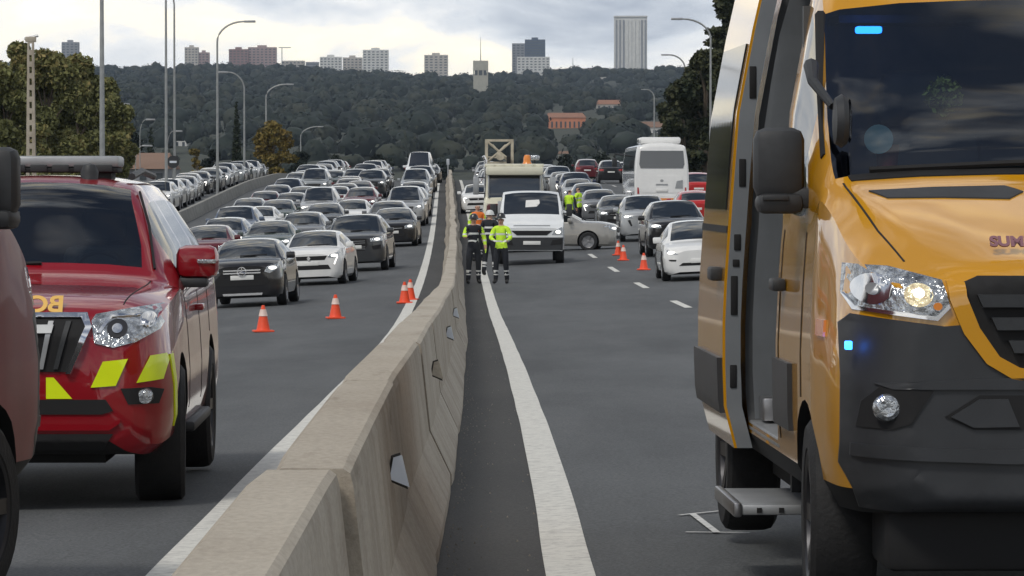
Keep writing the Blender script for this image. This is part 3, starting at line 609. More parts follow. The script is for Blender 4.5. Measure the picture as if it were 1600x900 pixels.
for k, (px, d, py, wpx, shp) in enumerate([(1104, 300, 45, 140, 'round'), (1138, 318, -25, 130, 'tier'), (1068, 340, 112, 100, 'round'), (1150, 290, 40, 130, 'round'), (1092, 350, 90, 130, 'round')]):
    tree('dark_tree', px, d, zpx(py, d), wpx, 'leaf_dark', 50+k, 16000, .22, ['dark leafy tree behind the curved lamp on the right', 'tall tiered cedar whose top touches the upper edge', 'smaller dark tree just behind the white bus', 'dark tree close behind the yellow ambulance', 'dense dark tree filling the back of the right group'][k], 'dark trees on the right verge', shape=shp, trunk=.3)
tree('gold_tree', 428, 352, zpx(190, 352), 82, 'leaf_gold', 70, 5000, .17, 'golden brown autumn tree behind the left queue', None)
tree('gold_tree', 308, 420, zpx(222, 420), 36, 'leaf_gold', 71, 2500, .17, 'small yellowish bush right of the two thin lamp posts', None); tree('cypress', 370, 420, zpx(165, 420), 15, 'leaf_cypress', 72, 2500, .16, 'slim dark cypress left of the golden tree', None, shape='column')
tree('cypress', 236, 520, zpx(205, 520), 16, 'leaf_cypress', 73, 2000, .2, 'small dark cypress above the brown roof', None, shape='column'); tree('roadside_tree', 205, 470, zpx(205, 470), 70, 'leaf_wood', 74, 3500, .25, 'dull green tree behind the brown roofed building', None)
for k, (px, d, py, wpx) in enumerate([(470, 480, 238, 60), (520, 520, 243, 75), (590, 540, 238, 80), (690, 560, 246, 70), (880, 560, 235, 80), (940, 520, 238, 70), (1000, 480, 225, 60), (330, 520, 228, 55)]):
    tree('crest_tree', px, d, zpx(py, d), wpx, 'leaf_wood', 80+k, 3000, .26, ['low dark green tree right of the golden tree', 'dark bush behind the far left queue', 'dark rounded tree behind the far middle lane', 'dark tree right above the end of the barrier', 'dark tree behind the right of the recovery truck', 'dark tree above the two dark cars driving away', 'dark tree beside the roof of the bus', 'dark tree left of the slim cypress'][k], 'trees just beyond the crest')
CLEARINGS = [(852, 915, 208), (848, 862, 200), (932, 972, 172), (993, 1040, 216), (872, 896, 250), (272, 292, 240), (325, 345, 240), (738, 764, 146)]
def on_slope(py):
    a = np.linspace(1300, 4200, 400); g_ = gz(a)-(EYE-(py-HY)*a/F); k = np.argmin(np.abs(g_)); return float(a[k])
# the wooded ridge: thousands of crowns that read as one mass
def woodland(n, seed):
    g = np.random.default_rng(seed); d = np.sqrt(g.uniform(1250**2, 4350**2, n)); x_ = g.uniform(-.15, .15, n)*d
    h = g.uniform(6, 13, n)*(0.75+0.5*g.random(n)); keep = np.ones(n, bool); pxx = 800+x_*F/d; pyy = HY-(gz(d)+h-EYE)*F/d
    for a, b, yb in CLEARINGS: keep &= ~((pxx > a-5) & (pxx < b+5) & (d < on_slope(yb)+60) & (pyy < yb-3))      # clearings below the hillside houses
    d = d[keep]; x_ = x_[keep]; h = h[keep]; n = len(d); wr = h*g.uniform(.40, .62, n); z = np.array([ground_z(a, b) for a, b in zip(x_, d)]); NQ = 70
    v = g.normal(size=(n, NQ, 3)); v[:, :, 2] = np.abs(v[:, :, 2])*.9-.25; v /= np.linalg.norm(v, axis=2)[:, :, None]; c = np.stack([x_, d, z+h*.55], 1)
    P = c[:, None, :]+v*np.stack([wr, wr, h*.45], 1)[:, None, :]*g.uniform(.72, 1.08, (n, NQ, 1))
    a = g.normal(size=(n, NQ, 3)); a -= (a*v).sum(2, keepdims=True)*v*.7; a /= np.linalg.norm(a, axis=2)[:, :, None]; b_ = np.cross(a, v+.4*g.normal(size=(n, NQ, 3))); b_ /= np.linalg.norm(b_, axis=2)[:, :, None]
    sv, sf = wood_cores(0); keepf = (sv[sf].mean(1)[:, 2] > -.55); sf = sf[keepf]        # lumpy solid crown under the leaf clumps
    lump = 1+.22*np.sin(sv @ g.normal(size=(3, n))*3.1+g.uniform(0, 6, n))+.12*np.sin(sv @ g.normal(size=(3, n))*6.3+g.uniform(0, 6, n))
    CV = c[:, None, :]+(sv[None]*lump.T[:, :, None])*np.stack([wr, wr, h*.45], 1)[:, None, :]*.84; CF = (sf[None]+(np.arange(n)*len(sv))[:, None, None]).reshape(-1, 3); CORE = (CV.reshape(-1, 3), CF)
    s_ = wr[:, None, None]*g.uniform(.08, .17, (n, NQ, 1)); a = a*s_; b_ = b_*s_*.8
    V = np.stack([P-a, P+b_, P+a, P-b_], 2).reshape(-1, 3); return V, np.arange(len(V)).reshape(-1, 4), CORE
def wood_cores(n_seed_pts):
    b = bmesh.new(); bmesh.ops.create_icosphere(b, subdivisions=2, radius=1.0); b.verts.index_update(); sv = np.array([v.co[:] for v in b.verts]); sf = np.array([[v.index for v in f.verts] for f in b.faces]); b.free()
    return sv, sf
V, Q, CORE = woodland(5200, 5); tri = np.concatenate([Q[:, [0, 1, 2]], Q[:, [0, 2, 3]]]); wm = fastmesh('woodland', np.concatenate([CORE[0], V]), np.concatenate([CORE[1], tri+len(CORE[0])]), 'leaf_wood'); wm.polygons.foreach_set('use_smooth', np.ones(len(wm.polygons), bool)); obj('woodland', wm, label='dark wooded hillside rising behind the whole traffic jam', cat='woodland', kind='stuff')

# ------------------------------------------------------------------ skyline and houses
def bm_(name, c, v=0.1, rough=0.8): return mat(name, c, rough, var=v, vscale=0.2)
bm_('wall_beige', (0.45, 0.42, 0.38)); bm_('wall_brick', (0.24, 0.15, 0.14)); bm_('wall_rose', (0.34, 0.25, 0.24)); bm_('wall_white', (0.58, 0.58, 0.56)); bm_('wall_blue', (0.06, 0.085, 0.13), rough=.25); bm_('wall_grey', (0.24, 0.25, 0.27)); bm_('wall_orange', (0.50, 0.20, 0.11)); bm_('wall_stone', (0.36, 0.35, 0.30)); bm_('roof_tile', (0.26, 0.13, 0.08)); bm_('roof_brown', (0.20, 0.12, 0.08)); bm_('window_dark', (0.05, 0.06, 0.07), rough=.3)
def building(name, x0, x1, ytop, d, m, label, cat='building', floors=8, cols=0, depth=16, group=None, base=None, mech=True, ribs=0, winm='window_dark'):
    X0, X1 = uni(x0, d), uni(x1, d); zt = zpx(ytop, d); zb_ = (float(gz(d))-8) if base is None else base; cx = (X0+X1)/2; hw = (X1-X0)/2; H_ = zt-zb_
    t = empty(name, (cx, d, zb_), label=label, cat=cat, group=group); MB().box(-hw, hw, 0, depth, 0, H_).build('wall', m, t); fh = min(3.3, H_/max(1, floors))
    if ribs:
        for k in range(ribs): a = -hw+2*hw*(k+.5)/ribs; MB().box(a-hw/ribs*.42, a+hw/ribs*.42, -.9, -.003, H_*.02, H_-3.5).build('rib', m if abs(k-ribs/2) < 2.5 else 'wall_grey', t)
        MB().box(-hw-.4, hw+.4, -1.2, depth+.5, H_, H_+1.6).build('parapet', m, t)
    else:
        for k in range(floors):
            z = H_-2.0-fh*k
            if z < 1: break
            if cols:
                for c in range(cols): a = -hw+2*hw*(c+.5)/cols; MB().box(a-hw/cols*.55, a+hw/cols*.55, -.06, .2, z-1.4, z).build('window', winm, t)
            else: MB().box(-hw*.93, hw*.93, -.06, .2, z-1.3, z).build('window_band', winm, t)
        if mech: MB().box(-hw*.35, hw*.3, depth*.2, depth*.7, H_, H_+2.6).build('roof_plant', m, t)
    return t
D = 5000; gsk = 'buildings on the skyline'
building('apartment_block', 289, 310, 74, D, 'wall_beige', 'pale apartment block at the left of the skyline', group=gsk, cols=4); building('apartment_block', 310, 327, 82, D+40, 'wall_rose', 'lower rosy block touching the pale one on the left skyline', group=gsk, cols=3)
building('apartment_block', 358, 388, 77, D, 'wall_brick', 'dark brick block left of the wide rosy block', group=gsk, cols=5); building('apartment_block', 388, 432, 74, D+30, 'wall_rose', 'wide rosy block beside the thin crane', group=gsk, cols=7)
building('apartment_block', 440, 476, 95, D+60, 'wall_beige', 'low building under the thin crane', group=gsk, mech=False, floors=3, cols=6); building('apartment_block', 478, 498, 97, D, 'wall_grey', 'lowest grey building left of the white complex', group=gsk, mech=False, floors=3)
building('apartment_block', 500, 534, 89, D, 'wall_white', 'left half of the low white skyline complex', group=gsk, cols=6); building('apartment_block', 536, 566, 90, D+30, 'wall_beige', 'right half of the low white skyline complex', group=gsk, cols=5)
building('apartment_block', 567, 607, 78, D, 'wall_white', 'taller pale block with stepped roof right of the low complex', group=gsk, cols=6); building('apartment_block', 663, 700, 86, D, 'wall_beige', 'isolated beige block left of the water tower', group=gsk, cols=5)
building('office_tower', 800, 826, 68, D+80, 'wall_grey', 'grey slab tower joined to the blue glass tower', group=gsk, cols=4, floors=16, mech=False); building('office_tower', 820, 852, 62, D+40, 'wall_blue', 'dark blue glass tower behind the white block', group=gsk, floors=14)
building('apartment_block', 808, 859, 89, D-60, 'wall_white', 'white block in front of the blue glass tower', group=gsk, cols=8, floors=5, mech=False); building('office_tower', 960, 1011, 27, D, 'wall_white', 'tall white tower with vertical ribs, highest on the skyline', group=gsk, ribs=9, depth=30)
building('apartment_block', 97, 123, 66, D, 'wall_grey', 'grey block peeping over the trees on the left', group=gsk, cols=4)
for k, (a, b, y_) in enumerate([(862, 888, 108), (900, 934, 107), (938, 956, 110), (1014, 1040, 109)]): building('apartment_block', a, b, y_, 4500, 'wall_rose' if k % 2 else 'wall_beige', ['low pale building right of the white block', 'low rosy building midway to the white tower', 'low building at the left foot of the white tower', 'low building at the right foot of the white tower'][k], group=gsk, cols=5, floors=2, mech=False)
cr = empty('tower_crane', (uni(441, D), D, 118), label='thin tower crane on the skyline beside the rosy block', cat='crane'); zt = zpx(74, D)-118
MB().box(-.5, .5, -.5, .5, 0, zt).build('mast', 'wall_grey', cr); MB().box(-4, 11, -.4, .4, zt-1.0, zt).build('jib', 'wall_grey', cr)
an = empty('antenna_mast', (uni(895, D), D, 118), label='slender mast between the blue and the white towers', cat='antenna'); zt = zpx(90, D)-118; MB().tube([(0, 0, 0), (0, 0, zt)], [.9, .3], 6).build('mast', 'wall_grey', an); MB().box(-1.5, 1.5, -.3, .3, zt*.7, zt*.72).build('crossbar', 'wall_grey', an)
d = on_slope(150); wt = empty('water_tower', (uni(751, d), d, zpx(150, d)), label='square pale tower with antenna on the wooded hill', cat='tower'); k = d/F; hw = 11.5*k
MB().box(-hw, hw, 0, 2*hw, 0, 32*k).build('shaft', 'wall_stone', wt); MB().box(-hw*1.03, hw*1.03, -.3, 2*hw+.3, 40*k, 55*k).build('head', 'wall_stone', wt); MB().box(-hw*.8, hw*.8, .4, 2*hw-.4, 32*k, 40*k).build('gallery', 'window_dark', wt)
for s_ in (-1, -.35, .35, 1): MB().box(s_*hw*.93-.5, s_*hw*.93+.5, -.2, .8, 32*k, 40*k).build('column', 'wall_stone', wt)
MB().tube([(0, hw, 55*k), (0, hw, 92*k)], [.45, .15], 6).build('antenna', 'wall_grey', wt)
def house(name, x0, x1, yt, yb, d, m, rm, label, roofh=.35, cols=4, depth=9):
    if d is None: d = on_slope(yb)
    X0, X1 = uni(x0, d), uni(x1, d); zt, zb_ = zpx(yt, d), zpx(yb, d); hw = (X1-X0)/2; H_ = zt-zb_; t = empty(name, ((X0+X1)/2, d, zb_), label=label, cat='house'); hh = H_*(1-roofh)
    MB().box(-hw, hw, 0, depth, -6, hh).build('wall', m, t); MB().add([(-hw*1.05, -.4, hh), (hw*1.05, -.4, hh), (hw*1.05, depth+.4, hh), (-hw*1.05, depth+.4, hh), (-hw*.85, depth/2, H_), (hw*.85, depth/2, H_)], [(0, 1, 5, 4), (2, 3, 4, 5), (0, 4, 3), (1, 2, 5), (3, 2, 1, 0)]).build('roof', rm, t)
    for c in range(cols): a = -hw+2*hw*(c+.5)/cols; MB().box(a-hw/cols*.4, a+hw/cols*.4, -.06, .2, hh*.35, hh*.75).build('window', 'window_dark', t)
house('orange_building', 852, 915, 176, 208, None, 'wall_orange', 'roof_tile', 'long orange brick building among the trees on the hill', .25, 9, 14); house('hill_house', 848, 862, 180, 200, None, 'wall_white', 'roof_tile', 'small white house left of the orange building', .3, 2)
house('hill_house', 932, 972, 156, 172, None, 'wall_beige', 'roof_tile', 'pale house right above the orange building', .45, 5); house('hill_house', 993, 1040, 190, 216, None, 'wall_white', 'roof_brown', 'whitish house left of the dark trees on the right', .35, 4)
house('hill_house', 872, 896, 236, 250, None, 'wall_stone', 'roof_brown', 'low stone hut above the right queue', .3, 2, 5); house('hill_house', 272, 292, 208, 240, None, 'wall_white', 'roof_tile', 'white house behind the two thin lamp posts', .25, 2)
house('roadside_building', 185, 262, 238, 290, 330, 'wall_grey', 'roof_brown', 'long low grey building with a brown roof behind the red off-roader', .5, 3, 12)
house('hill_house', 325, 345, 222, 240, None, 'wall_white', 'roof_brown', 'white house just left of the slim cypress', .3, 2)

# ------------------------------------------------------------------ lamp posts and poles
def lamp(px, d, ytop, arm, label, r0=.10, double=False, base=None, H_=None):
    x_ = uni(px, d); zb_ = max(ground_z(x_, d), -1) if base is None else base; H2 = H_ or (zpx(ytop, d)-zb_); t = empty('lamp_post', (x_, d, zb_), label=label, cat='lamp post', group='lamp posts along the motorway')
    MB().tube([(0, 0, 0), (0, 0, H2*.5), (0, 0, H2-1.3)], [r0, r0*.8, r0*.62], 10).build('pole', 'galvanised', t); MB().box(-.2, .2, -.2, .2, 0, .06).build('base_plate', 'galvanised', t)
    for s_ in ([1, -1] if double else [1]):
        A = arm*s_; pts = [(A*(1-math.cos(a)), 0, H2-1.3+1.3*math.sin(a)) for a in np.linspace(0, math.pi/2, 9)]
        MB().tube(pts, [r0*.6]*8+[r0*.45], 8).build('arm', 'galvanised', t); MB().box(min(A, A+.75*np.sign(A)), max(A, A+.75*np.sign(A)), -.14, .14, H2-.07, H2+.07, .03).build('lamp_head', 'grey_metal', t)
lamp(160, 195, 0, 1.4, 'thickest grey lamp post on the left, cut off by the upper edge', .15, H_=13.5); lamp(260, 222, 0, 1.5, 'left one of two thin lamp posts standing close together', .095, H_=13.5); lamp(273, 236, 0, -1.5, 'right one of two thin lamp posts standing close together', .085, H_=13.5)
lamp(340, 258, 34, 1.7, 'tall curved lamp post with its head over the left queue', .10); lamp(382, 300, 80, -1.2, 'straight lamp post beside the slim cypress', .09, H_=9); lamp(416, 400, 132, 2.0, 'curved lamp post in front of the golden tree', .12); lamp(470, 520, 198, 2.2, 'small distant curved lamp post right of the golden tree', .11)
lamp(1110, 260, 30, -1.8, 'curved lamp post in front of the dark trees on the right', .10); lamp(1070, 380, 86, -1.5, 'lamp arm poking out left of the dark trees', .12); lamp(1022, 600, 140, -1.2, 'far lamp post left of the dark trees', .14)
for k, (px, d, y_) in enumerate([(219, 330, 187), (181, 360, 163), (212, 300, 228), (262, 340, 205)]): lamp(px, d, y_, .5, ['small lamp post with a pale head above the brown roof', 'small lamp head in front of the left trees', 'short lamp post just right of the roof light bar', 'short lamp post between the two thin lamp posts'][k], .05)
d = 190; x_ = uni(49, d); zb_ = ground_z(x_, d); H_ = zpx(66, d)-zb_; t = empty('utility_pole', (x_, d, zb_), label='pale square concrete pole with a ladder of holes on the left', cat='pole')
cm = []
pole = MB().add([(s1*w_, s2*w_*.8, z) for z, w_ in ((0, .26), (H_, .15)) for s1, s2 in ((-1, -1), (1, -1), (1, 1), (-1, 1))], [(0, 3, 2, 1), (4, 5, 6, 7), (0, 1, 5, 4), (1, 2, 6, 5), (2, 3, 7, 6), (3, 0, 4, 7)]).mesh('pole', None, None); pole.materials.append(M['concrete']); pole.materials.append(M['recess_dark'])
holes = MB()
for k in range(int(H_/.55)): holes.box(-.06, .06, -.4, .4, .6+k*.55, .9+k*.55)
hm = holes.mesh('cutter', None, None); hm.materials.append(None); hm.materials.append(None); hm.polygons.foreach_set('material_index', [1]*len(hm.polygons)); pole = boolean(pole, [hm]); pole.materials.clear(); pole.materials.append(M['concrete']); pole.materials.append(M['recess_dark'])
obj('pole', pole, t); MB().box(-.25, .25, -.12, .12, H_, H_+.25, .03).build('cap', 'concrete', t); MB().tube([(-.3, 0, H_+.15), (.35, 0, H_+.3)], .06, 8).build('crossarm', 'grey_metal', t)
t = empty('round_sign', (uni(271, 234), 234, ground_z(uni(271, 234), 234)), label='round dark-backed road sign on the thin lamp posts', cat='road sign'); zr_ = zpx(253, 234)-t.location.z
MB().tube([(0, 0, 0), (0, 0, zr_)], .04, 8).build('post', 'galvanised', t); MB().lathe([(0, -.03), (.36, -.03), (.36, .02), (0, .02)], 'y', 24, (0, -.08, zr_)).build('disc', 'black_plastic', t); MB().box(-.2, .2, -.125, -.115, zr_-.06, zr_+.06).build('bar', 'reflector', t)

# ------------------------------------------------------------------ grit swept against the foot of the barrier
g = np.random.default_rng(9); V = []; Fc = []
for k in range(700):
    d = 11+75*g.random()**1.6; side = 1; u = .31+abs(g.normal())*.06 if g.random() < .7 else g.uniform(.32, .74); s_ = g.uniform(.003, .009); x_ = RX(d, u*side); z_ = RZ(d, u)+.006; b0 = len(V)
    V += [(x_+s_*math.cos(a)*g.uniform(.6, 1.3), d+s_*math.sin(a)*g.uniform(.6, 1.6), z_-.004) for a in (0, 2.1, 4.2)]+[(x_, d, z_+s_*.9)]; Fc += [(b0, b0+1, b0+3), (b0+1, b0+2, b0+3), (b0+2, b0, b0+3)]
mat('grit', (0.22, 0.20, 0.17), 0.9, var=0.4, vscale=9); obj('grit', mesh_from('grit', V, Fc, 'grit', None), kind='stuff', label='small stones swept along the foot of the concrete barrier', cat='grit')

# ------------------------------------------------------------------ large van (ambulance and red fire van share the shell); local frame: y back from the nose, x to the picture's right
def van_proto(open_door):
    W = 1.0
    st = [(0, .62, .74, .70, .50, .50, .90, 1.22, 1.25, 1.29), (.05, .72, .83, .79, .58, .47, .90, 1.26, 1.29, 1.33), (.16, .80, .92, .87, .66, .45, .92, 1.31, 1.345, 1.38),
          (.38, .88, .975, .92, .74, .44, .95, 1.40, 1.45, 1.475), (.62, .92, .99, .945, .82, .44, .97, 1.50, 1.55, 1.575), (.82, .93, 1.0, .965, .905, .44, .98, 1.55, 1.62, 1.66), (.90, .93, 1.0, .968, .915, .44, .98, 1.52, 1.70, 1.76),
          (1.60, .93, 1.0, .972, .865, .44, .98, 1.44, 2.27, 2.33), (1.85, .93, 1.0, .972, .85, .44, .98, 1.44, 2.42, 2.60), (2.3, .93, 1.0, .972, .825, .44, .98, 1.44, 2.48, 2.72), (4.5, .93, 1.0, .972, .825, .44, .98, 1.44, 2.48, 2.72), (5.85, .92, .99, .965, .81, .46, .98, 1.42, 2.44, 2.66), (5.93, .88, .95, .93, .78, .50, .98, 1.40, 2.38, 2.60)]
    def cls(y, j):
        if .835 < y < 1.60 and j >= 10: return 1
        if j == 0: return 4
        if 7 <= j <= 8 and 1.22 < y < 1.86: return 2
        return 0
    cuts = [arch(a, .37, .435, s_*.70, s_*1.3) for a in (1.02, 4.68) for s_ in (-1, 1)]
    if open_door: cuts.append(cutter(MB().box(-1.3, -.15, 2.10, 3.42, .58, 2.50, .05), 5))
    me = shell(st, [.835, 1.60, 1.22, 1.86], cls, cuts, 4); bv = bvh_of(me); P = Proto()
    P.add('body', split(me, 0)[0], 'BODY')
    for g in split(me, 1): P.add('windscreen', g, 'glass_screen', label='tinted windscreen')
    for g in split(me, 2, islands=True): P.add('side_window', g, 'glass_side')
    for g in split(me, 4): P.add('wheel_arch', g, 'void_black')
    for g in split(me, 5): P.add('interior', g, 'van_interior')
    fp = lambda name, poly, m, off=.006, par=-1, e_=.05: P.add(name, patch(bv, poly, 'y', off, e_), m, par)
    sp = lambda name, poly, m, off=.006, par=-1, side=-1, e_=.08: P.add(name, patch(bv, poly, 'x', off, e_, side=side), m, par)
    # front
    bl = [(-.955, 1.12), (-.925, 1.155), (-.62, 1.115), (-.56, 1.12), (-.49, 1.04), (-.40, .945), (-.30, .915)]
    bump = bl+[(-x, z) for x, z in bl[::-1]]+[(.955, .62), (.88, .46), (-.88, .46), (-.955, .62)]; bi = fp('bumper', bump, 'bumper_plastic', .022, e_=.045)
    fp('bumper_lip', [(-.93, .70), (-.4, .685), (.4, .685), (.93, .70), (.93, .655), (.4, .635), (-.4, .635), (-.93, .655)], 'bumper_plastic', .045, bi); fp('bumper_step', [(-.86, .915), (-.5, .935), (.5, .935), (.86, .915), (.80, .895), (-.80, .895)], 'bumper_plastic', .034, bi)
    gi = [(-.55, 1.27), (-.545, 1.22), (-.50, 1.11), (-.43, 1.01), (-.36, .972), (-.28, .958)]; gr = fp('grille', [(-.50, 1.292)]+gi+[(-x, z) for x, z in gi[::-1]]+[(.50, 1.292)], 'void_black', .012)
    for z, hw in ((1.205, .51), (1.125, .46), (1.045, .40)): fp('grille_bar', [(-hw, z+.022), (hw, z+.022), (hw-.02, z-.022), (-hw+.02, z-.022)], 'black_plastic', .045, gr)
    go = [(-.612, 1.275), (-.605, 1.21), (-.555, 1.09), (-.475, .985), (-.385, .932), (-.28, .915)]; ring = []
    for k in range(5): q = [go[k], go[k+1], gi[k+1], gi[k]]; ring += [q, [(-x, z) for x, z in q[::-1]]]
    ring.append([go[5], (-go[5][0], go[5][1]), (-gi[5][0], gi[5][1]), gi[5]]); fp('grille_surround', ring, 'BODY', .034, gr)
    for s_ in (-1, 1):
        hl = [(.935, 1.332), (.80, 1.325), (.625, 1.278), (.60, 1.18), (.645, 1.135), (.92, 1.17), (.945, 1.23)]; hl = [(s_*x, z) for x, z in hl]
        i = fp('headlight', hl, 'lamp_unlit', .010); cx = .79*s_; cz = 1.235
        shrink = lambda f_: [(cx+(x-cx)*f_, cz+(z-cz)*f_) for x, z in hl]
        fp('reflector_bowl', ellipse(s_*.86, 1.245, .062, .055), 'chrome', .014, i); fp('bulb', ellipse(s_*.86, 1.245, .022, .022, 12), 'grey_metal', .02, i); fp('bulb', ellipse(s_*.71, 1.232, .02, .018, 12), 'lamp_lit', .02, i); fp('reflector_bowl', ellipse(s_*.71, 1.225, .05, .042), 'lamp_warm', .014, i); fp('amber_bulb', ellipse(s_*.645, 1.185, .016, .014, 12), 'amber', .02, i)
        fp('lamp_edge', [(s_*x, z) for x, z in [(.945, 1.225), (.92, 1.17), (.645, 1.135), (.60, 1.18), (.605, 1.192), (.65, 1.150), (.912, 1.183), (.936, 1.23)]], 'chrome', .017, i)
        fp('fog_bezel', [(s_*x, z) for x, z in [(.915, .76), (.90, .85), (.84, .905), (.70, .905), (.66, .89), (.74, .775), (.80, .755)]], 'void_black', .030, bi)
        P.add('fog_light', MB().lathe([(0, -.028), (.03, -.03), (.044, -.02), (.05, .0)], 'y', 20, (s_*.82, bv.ray_cast(Vector((s_*.82, -5, .83)), Vector((0, 1, 0)))[0].y-.032, .83)).mesh('fog_light', 'lamp_unlit'), 'lamp_unlit', bi)
        P.add('mirror', MB().box(*sorted((s_*.985, s_*1.175)), 1.13, 1.27, 1.555, 1.825, .045).box(*sorted((s_*.99, s_*1.165)), 1.12, 1.28, 1.50, 1.58, .03).box(*sorted((s_*.90, s_*1.05)), 1.14, 1.26, 1.52, 1.60, .02).mesh('mirror', 'black_plastic'), 'black_plastic'); 
        P.add('mirror_indicator', MB().box(*sorted((s_*1.05, s_*1.15)), 1.105, 1.122, 1.55, 1.57, .004).mesh('mirror_indicator', 'amber'), 'black_plastic')
        P.add('window_pillar', MB().tube([(s_*.925, .98, 1.71), (s_*.905, 1.30, 1.99), (s_*.878, 1.60, 2.27)], .022, 6).mesh('window_pillar', 'void_black'), 'void_black')
    lo = [(-.62, .80), (-.50, .875), (.50, .875), (.62, .80), (.52, .755), (-.52, .755)]; fp('lower_intake', lo, 'void_black', .028, bi); fp('intake_flap', [(-.60, .80), (-.50, .862), (-.40, .862), (-.36, .765), (-.52, .762)], 'bumper_plastic', .036, bi)
    P.add('hood_vent', patch(bv, [(-.80, .70), (-.74, .62), (-.30, .58), (-.24, .64), (-.30, .70)], 'z', .006, .05), 'bumper_plastic'); P.add('hood_vent', patch(bv, [(.80, .70), (.74, .62), (.30, .58), (.24, .64), (.30, .70)], 'z', .006, .05), 'bumper_plastic')
    P.add('wiper', MB().tube([(-.78, .84, 1.665), (-.25, .83, 1.690), (.30, .825, 1.70)], .013, 6).mesh('wiper', 'void_black'), 'void_black'); P.add('cowl', patch(bv, [(-.86, .832), (-.85, .80), (.85, .80), (.86, .832)], 'z', .006, .06), 'void_black')
    P.add('license_plate', MB().box(-.26, .26, -.06, -.03, .71, .82, .004).mesh('license_plate', 'plate'), 'plate')
    # sides
    for s_ in (-1, 1):
        sp('side_moulding', [(1.47, .66), (2.05, .66), (2.05, .92), (1.47, .92)], 'bumper_plastic', .02, side=s_)
        P.add('door_handle', MB().box(*sorted((s_*.99, s_*1.045)), 1.78, 1.95, 1.19, 1.24, .012).mesh('door_handle', 'black_plastic'), 'black_plastic')
        for yy in (1.16, 1.99): sp('door_seam', [(yy, .60), (yy+.012, .60), (yy+.012, 1.43), (yy, 1.43)], 'void_black', .003, side=s_)
        if open_door: sp('side_marker', [(.52, 1.06), (.68, 1.06), (.68, 1.12), (.52, 1.12)], 'amber', .01, side=s_)
    if not open_door:
        for s_ in (-1, 1): sp('side_moulding', [(2.15, .66), (4.15, .66), (4.15, .92), (2.15, .92)], 'bumper_plastic', .02, side=s_)
    P.wheels([(s_*.87, a, .37, (.0 if a > 2 else R(-3))) for a in (1.02, 4.68) for s_ in (-1, 1)], .37, .24, 6, True)
    for s_ in (-1, 1):          # shut lines of the bonnet and of the screen surround
        P.add('bonnet_seam', patch(bv, [(s_*.885, .80), (s_*.878, .80), (s_*.80, .40), (s_*.735, .17), (s_*.742, .17), (s_*.807, .40)], 'z', .002, .05, back=.003), 'void_black')
    P.add('undertray_light_block', MB().box(-.80, .80, .16, .60, .24, .50, .03).mesh('undertray_light_block', 'void_black'), 'void_black'); P.add('axle', MB().box(-.62, .62, .75, 1.3, .24, .5, .03).mesh('axle', 'void_black'), 'void_black'); P.add('chassis', MB().box(-.80, .85, 1.46, 4.2, .30, .52).mesh('chassis', 'void_black'), 'void_black')  # undertray and chassis boxes added wide to block light beneath the van
    # cab interior
    P.add('dashboard', MB().box(-.86, .86, 1.02, 1.45, 1.15, 1.60, .06).box(-.8, .8, 1.0, 1.3, 1.5, 1.64, .05).mesh('dashboard', 'dash'), 'dash')
    for s_ in (-.48, .48): P.add('seat', MB().box(s_-.26, s_+.26, 1.75, 1.9, 1.0, 1.82, .06).box(s_-.14, s_+.14, 1.77, 1.88, 1.83, 2.06, .05).mesh('seat', 'seat_cloth'), 'seat_cloth')
    P.add('bulkhead', MB().box(-.9, .9, 2.0, 2.04, .6, 2.32).mesh('bulkhead', 'van_interior'), 'van_interior'); P.add('cab_floor', MB().box(-.9, .9, .9, 2.0, .55, .6).mesh('cab_floor', 'void_black'), 'void_black')
    P.add('headliner', MB().box(-.80, .80, 1.65, 2.0, 2.24, 2.27).mesh('headliner', 'dash'), 'dash')
    P.add('steering_wheel', MB().lathe([(.17+.02*math.cos(a), .02*math.sin(a)) for a in np.linspace(0, 2*math.pi, 9)], 'y', 24, (.45, 1.52, 1.56)).mesh('steering_wheel', 'void_black'), 'void_black')
    if open_door:
        def bs(y, z): return float(bv.ray_cast(Vector((-4, y, z)), Vector((1, 0, 0)))[0].x)
        # the sliding door: leans with the body, stands proud of the side, pushed back behind its opening
        n = 12; zs = np.linspace(.47, 2.46, n); V = []; o_ = .105; yf, yr = 3.36, 4.66
        prof = [(bs(3.9, z)-o_) for z in zs]
        for y in (yf, yr):
            for q in (0, .075):
                V += [(x_+q, y, z) for x_, z in zip(prof, zs)]
        Fc = []
        idx_ = lambda a, b, k: (a*2+b)*n+k
        for k in range(n-1): Fc += [(idx_(0, 0, k), idx_(0, 0, k+1), idx_(1, 0, k+1), idx_(1, 0, k)), (idx_(0, 1, k), idx_(1, 1, k), idx_(1, 1, k+1), idx_(0, 1, k+1)), (idx_(0, 0, k), idx_(0, 1, k), idx_(0, 1, k+1), idx_(0, 0, k+1)), (idx_(1, 0, k), idx_(1, 0, k+1), idx_(1, 1, k+1), idx_(1, 1, k))]
        Fc += [(idx_(0, 0, 0), idx_(1, 0, 0), idx_(1, 1, 0), idx_(0, 1, 0)), (idx_(0, 0, n-1), idx_(0, 1, n-1), idx_(1, 1, n-1), idx_(1, 0, n-1))]
        sd_me = mesh_from('sliding_door', V, Fc, None, 30); b = bmesh.new(); b.from_mesh(sd_me); bmesh.ops.recalc_face_normals(b, faces=b.faces); b.to_mesh(sd_me); b.free()
        sd = P.add('sliding_door', sd_me, 'BODY', label='open sliding side door pushed back along the body'); dv = bvh_of(sd_me)
        dp = lambda name, poly, m, off=.006: P.add(name, patch(dv, poly, 'x', off, .1, side=-1), m, sd)
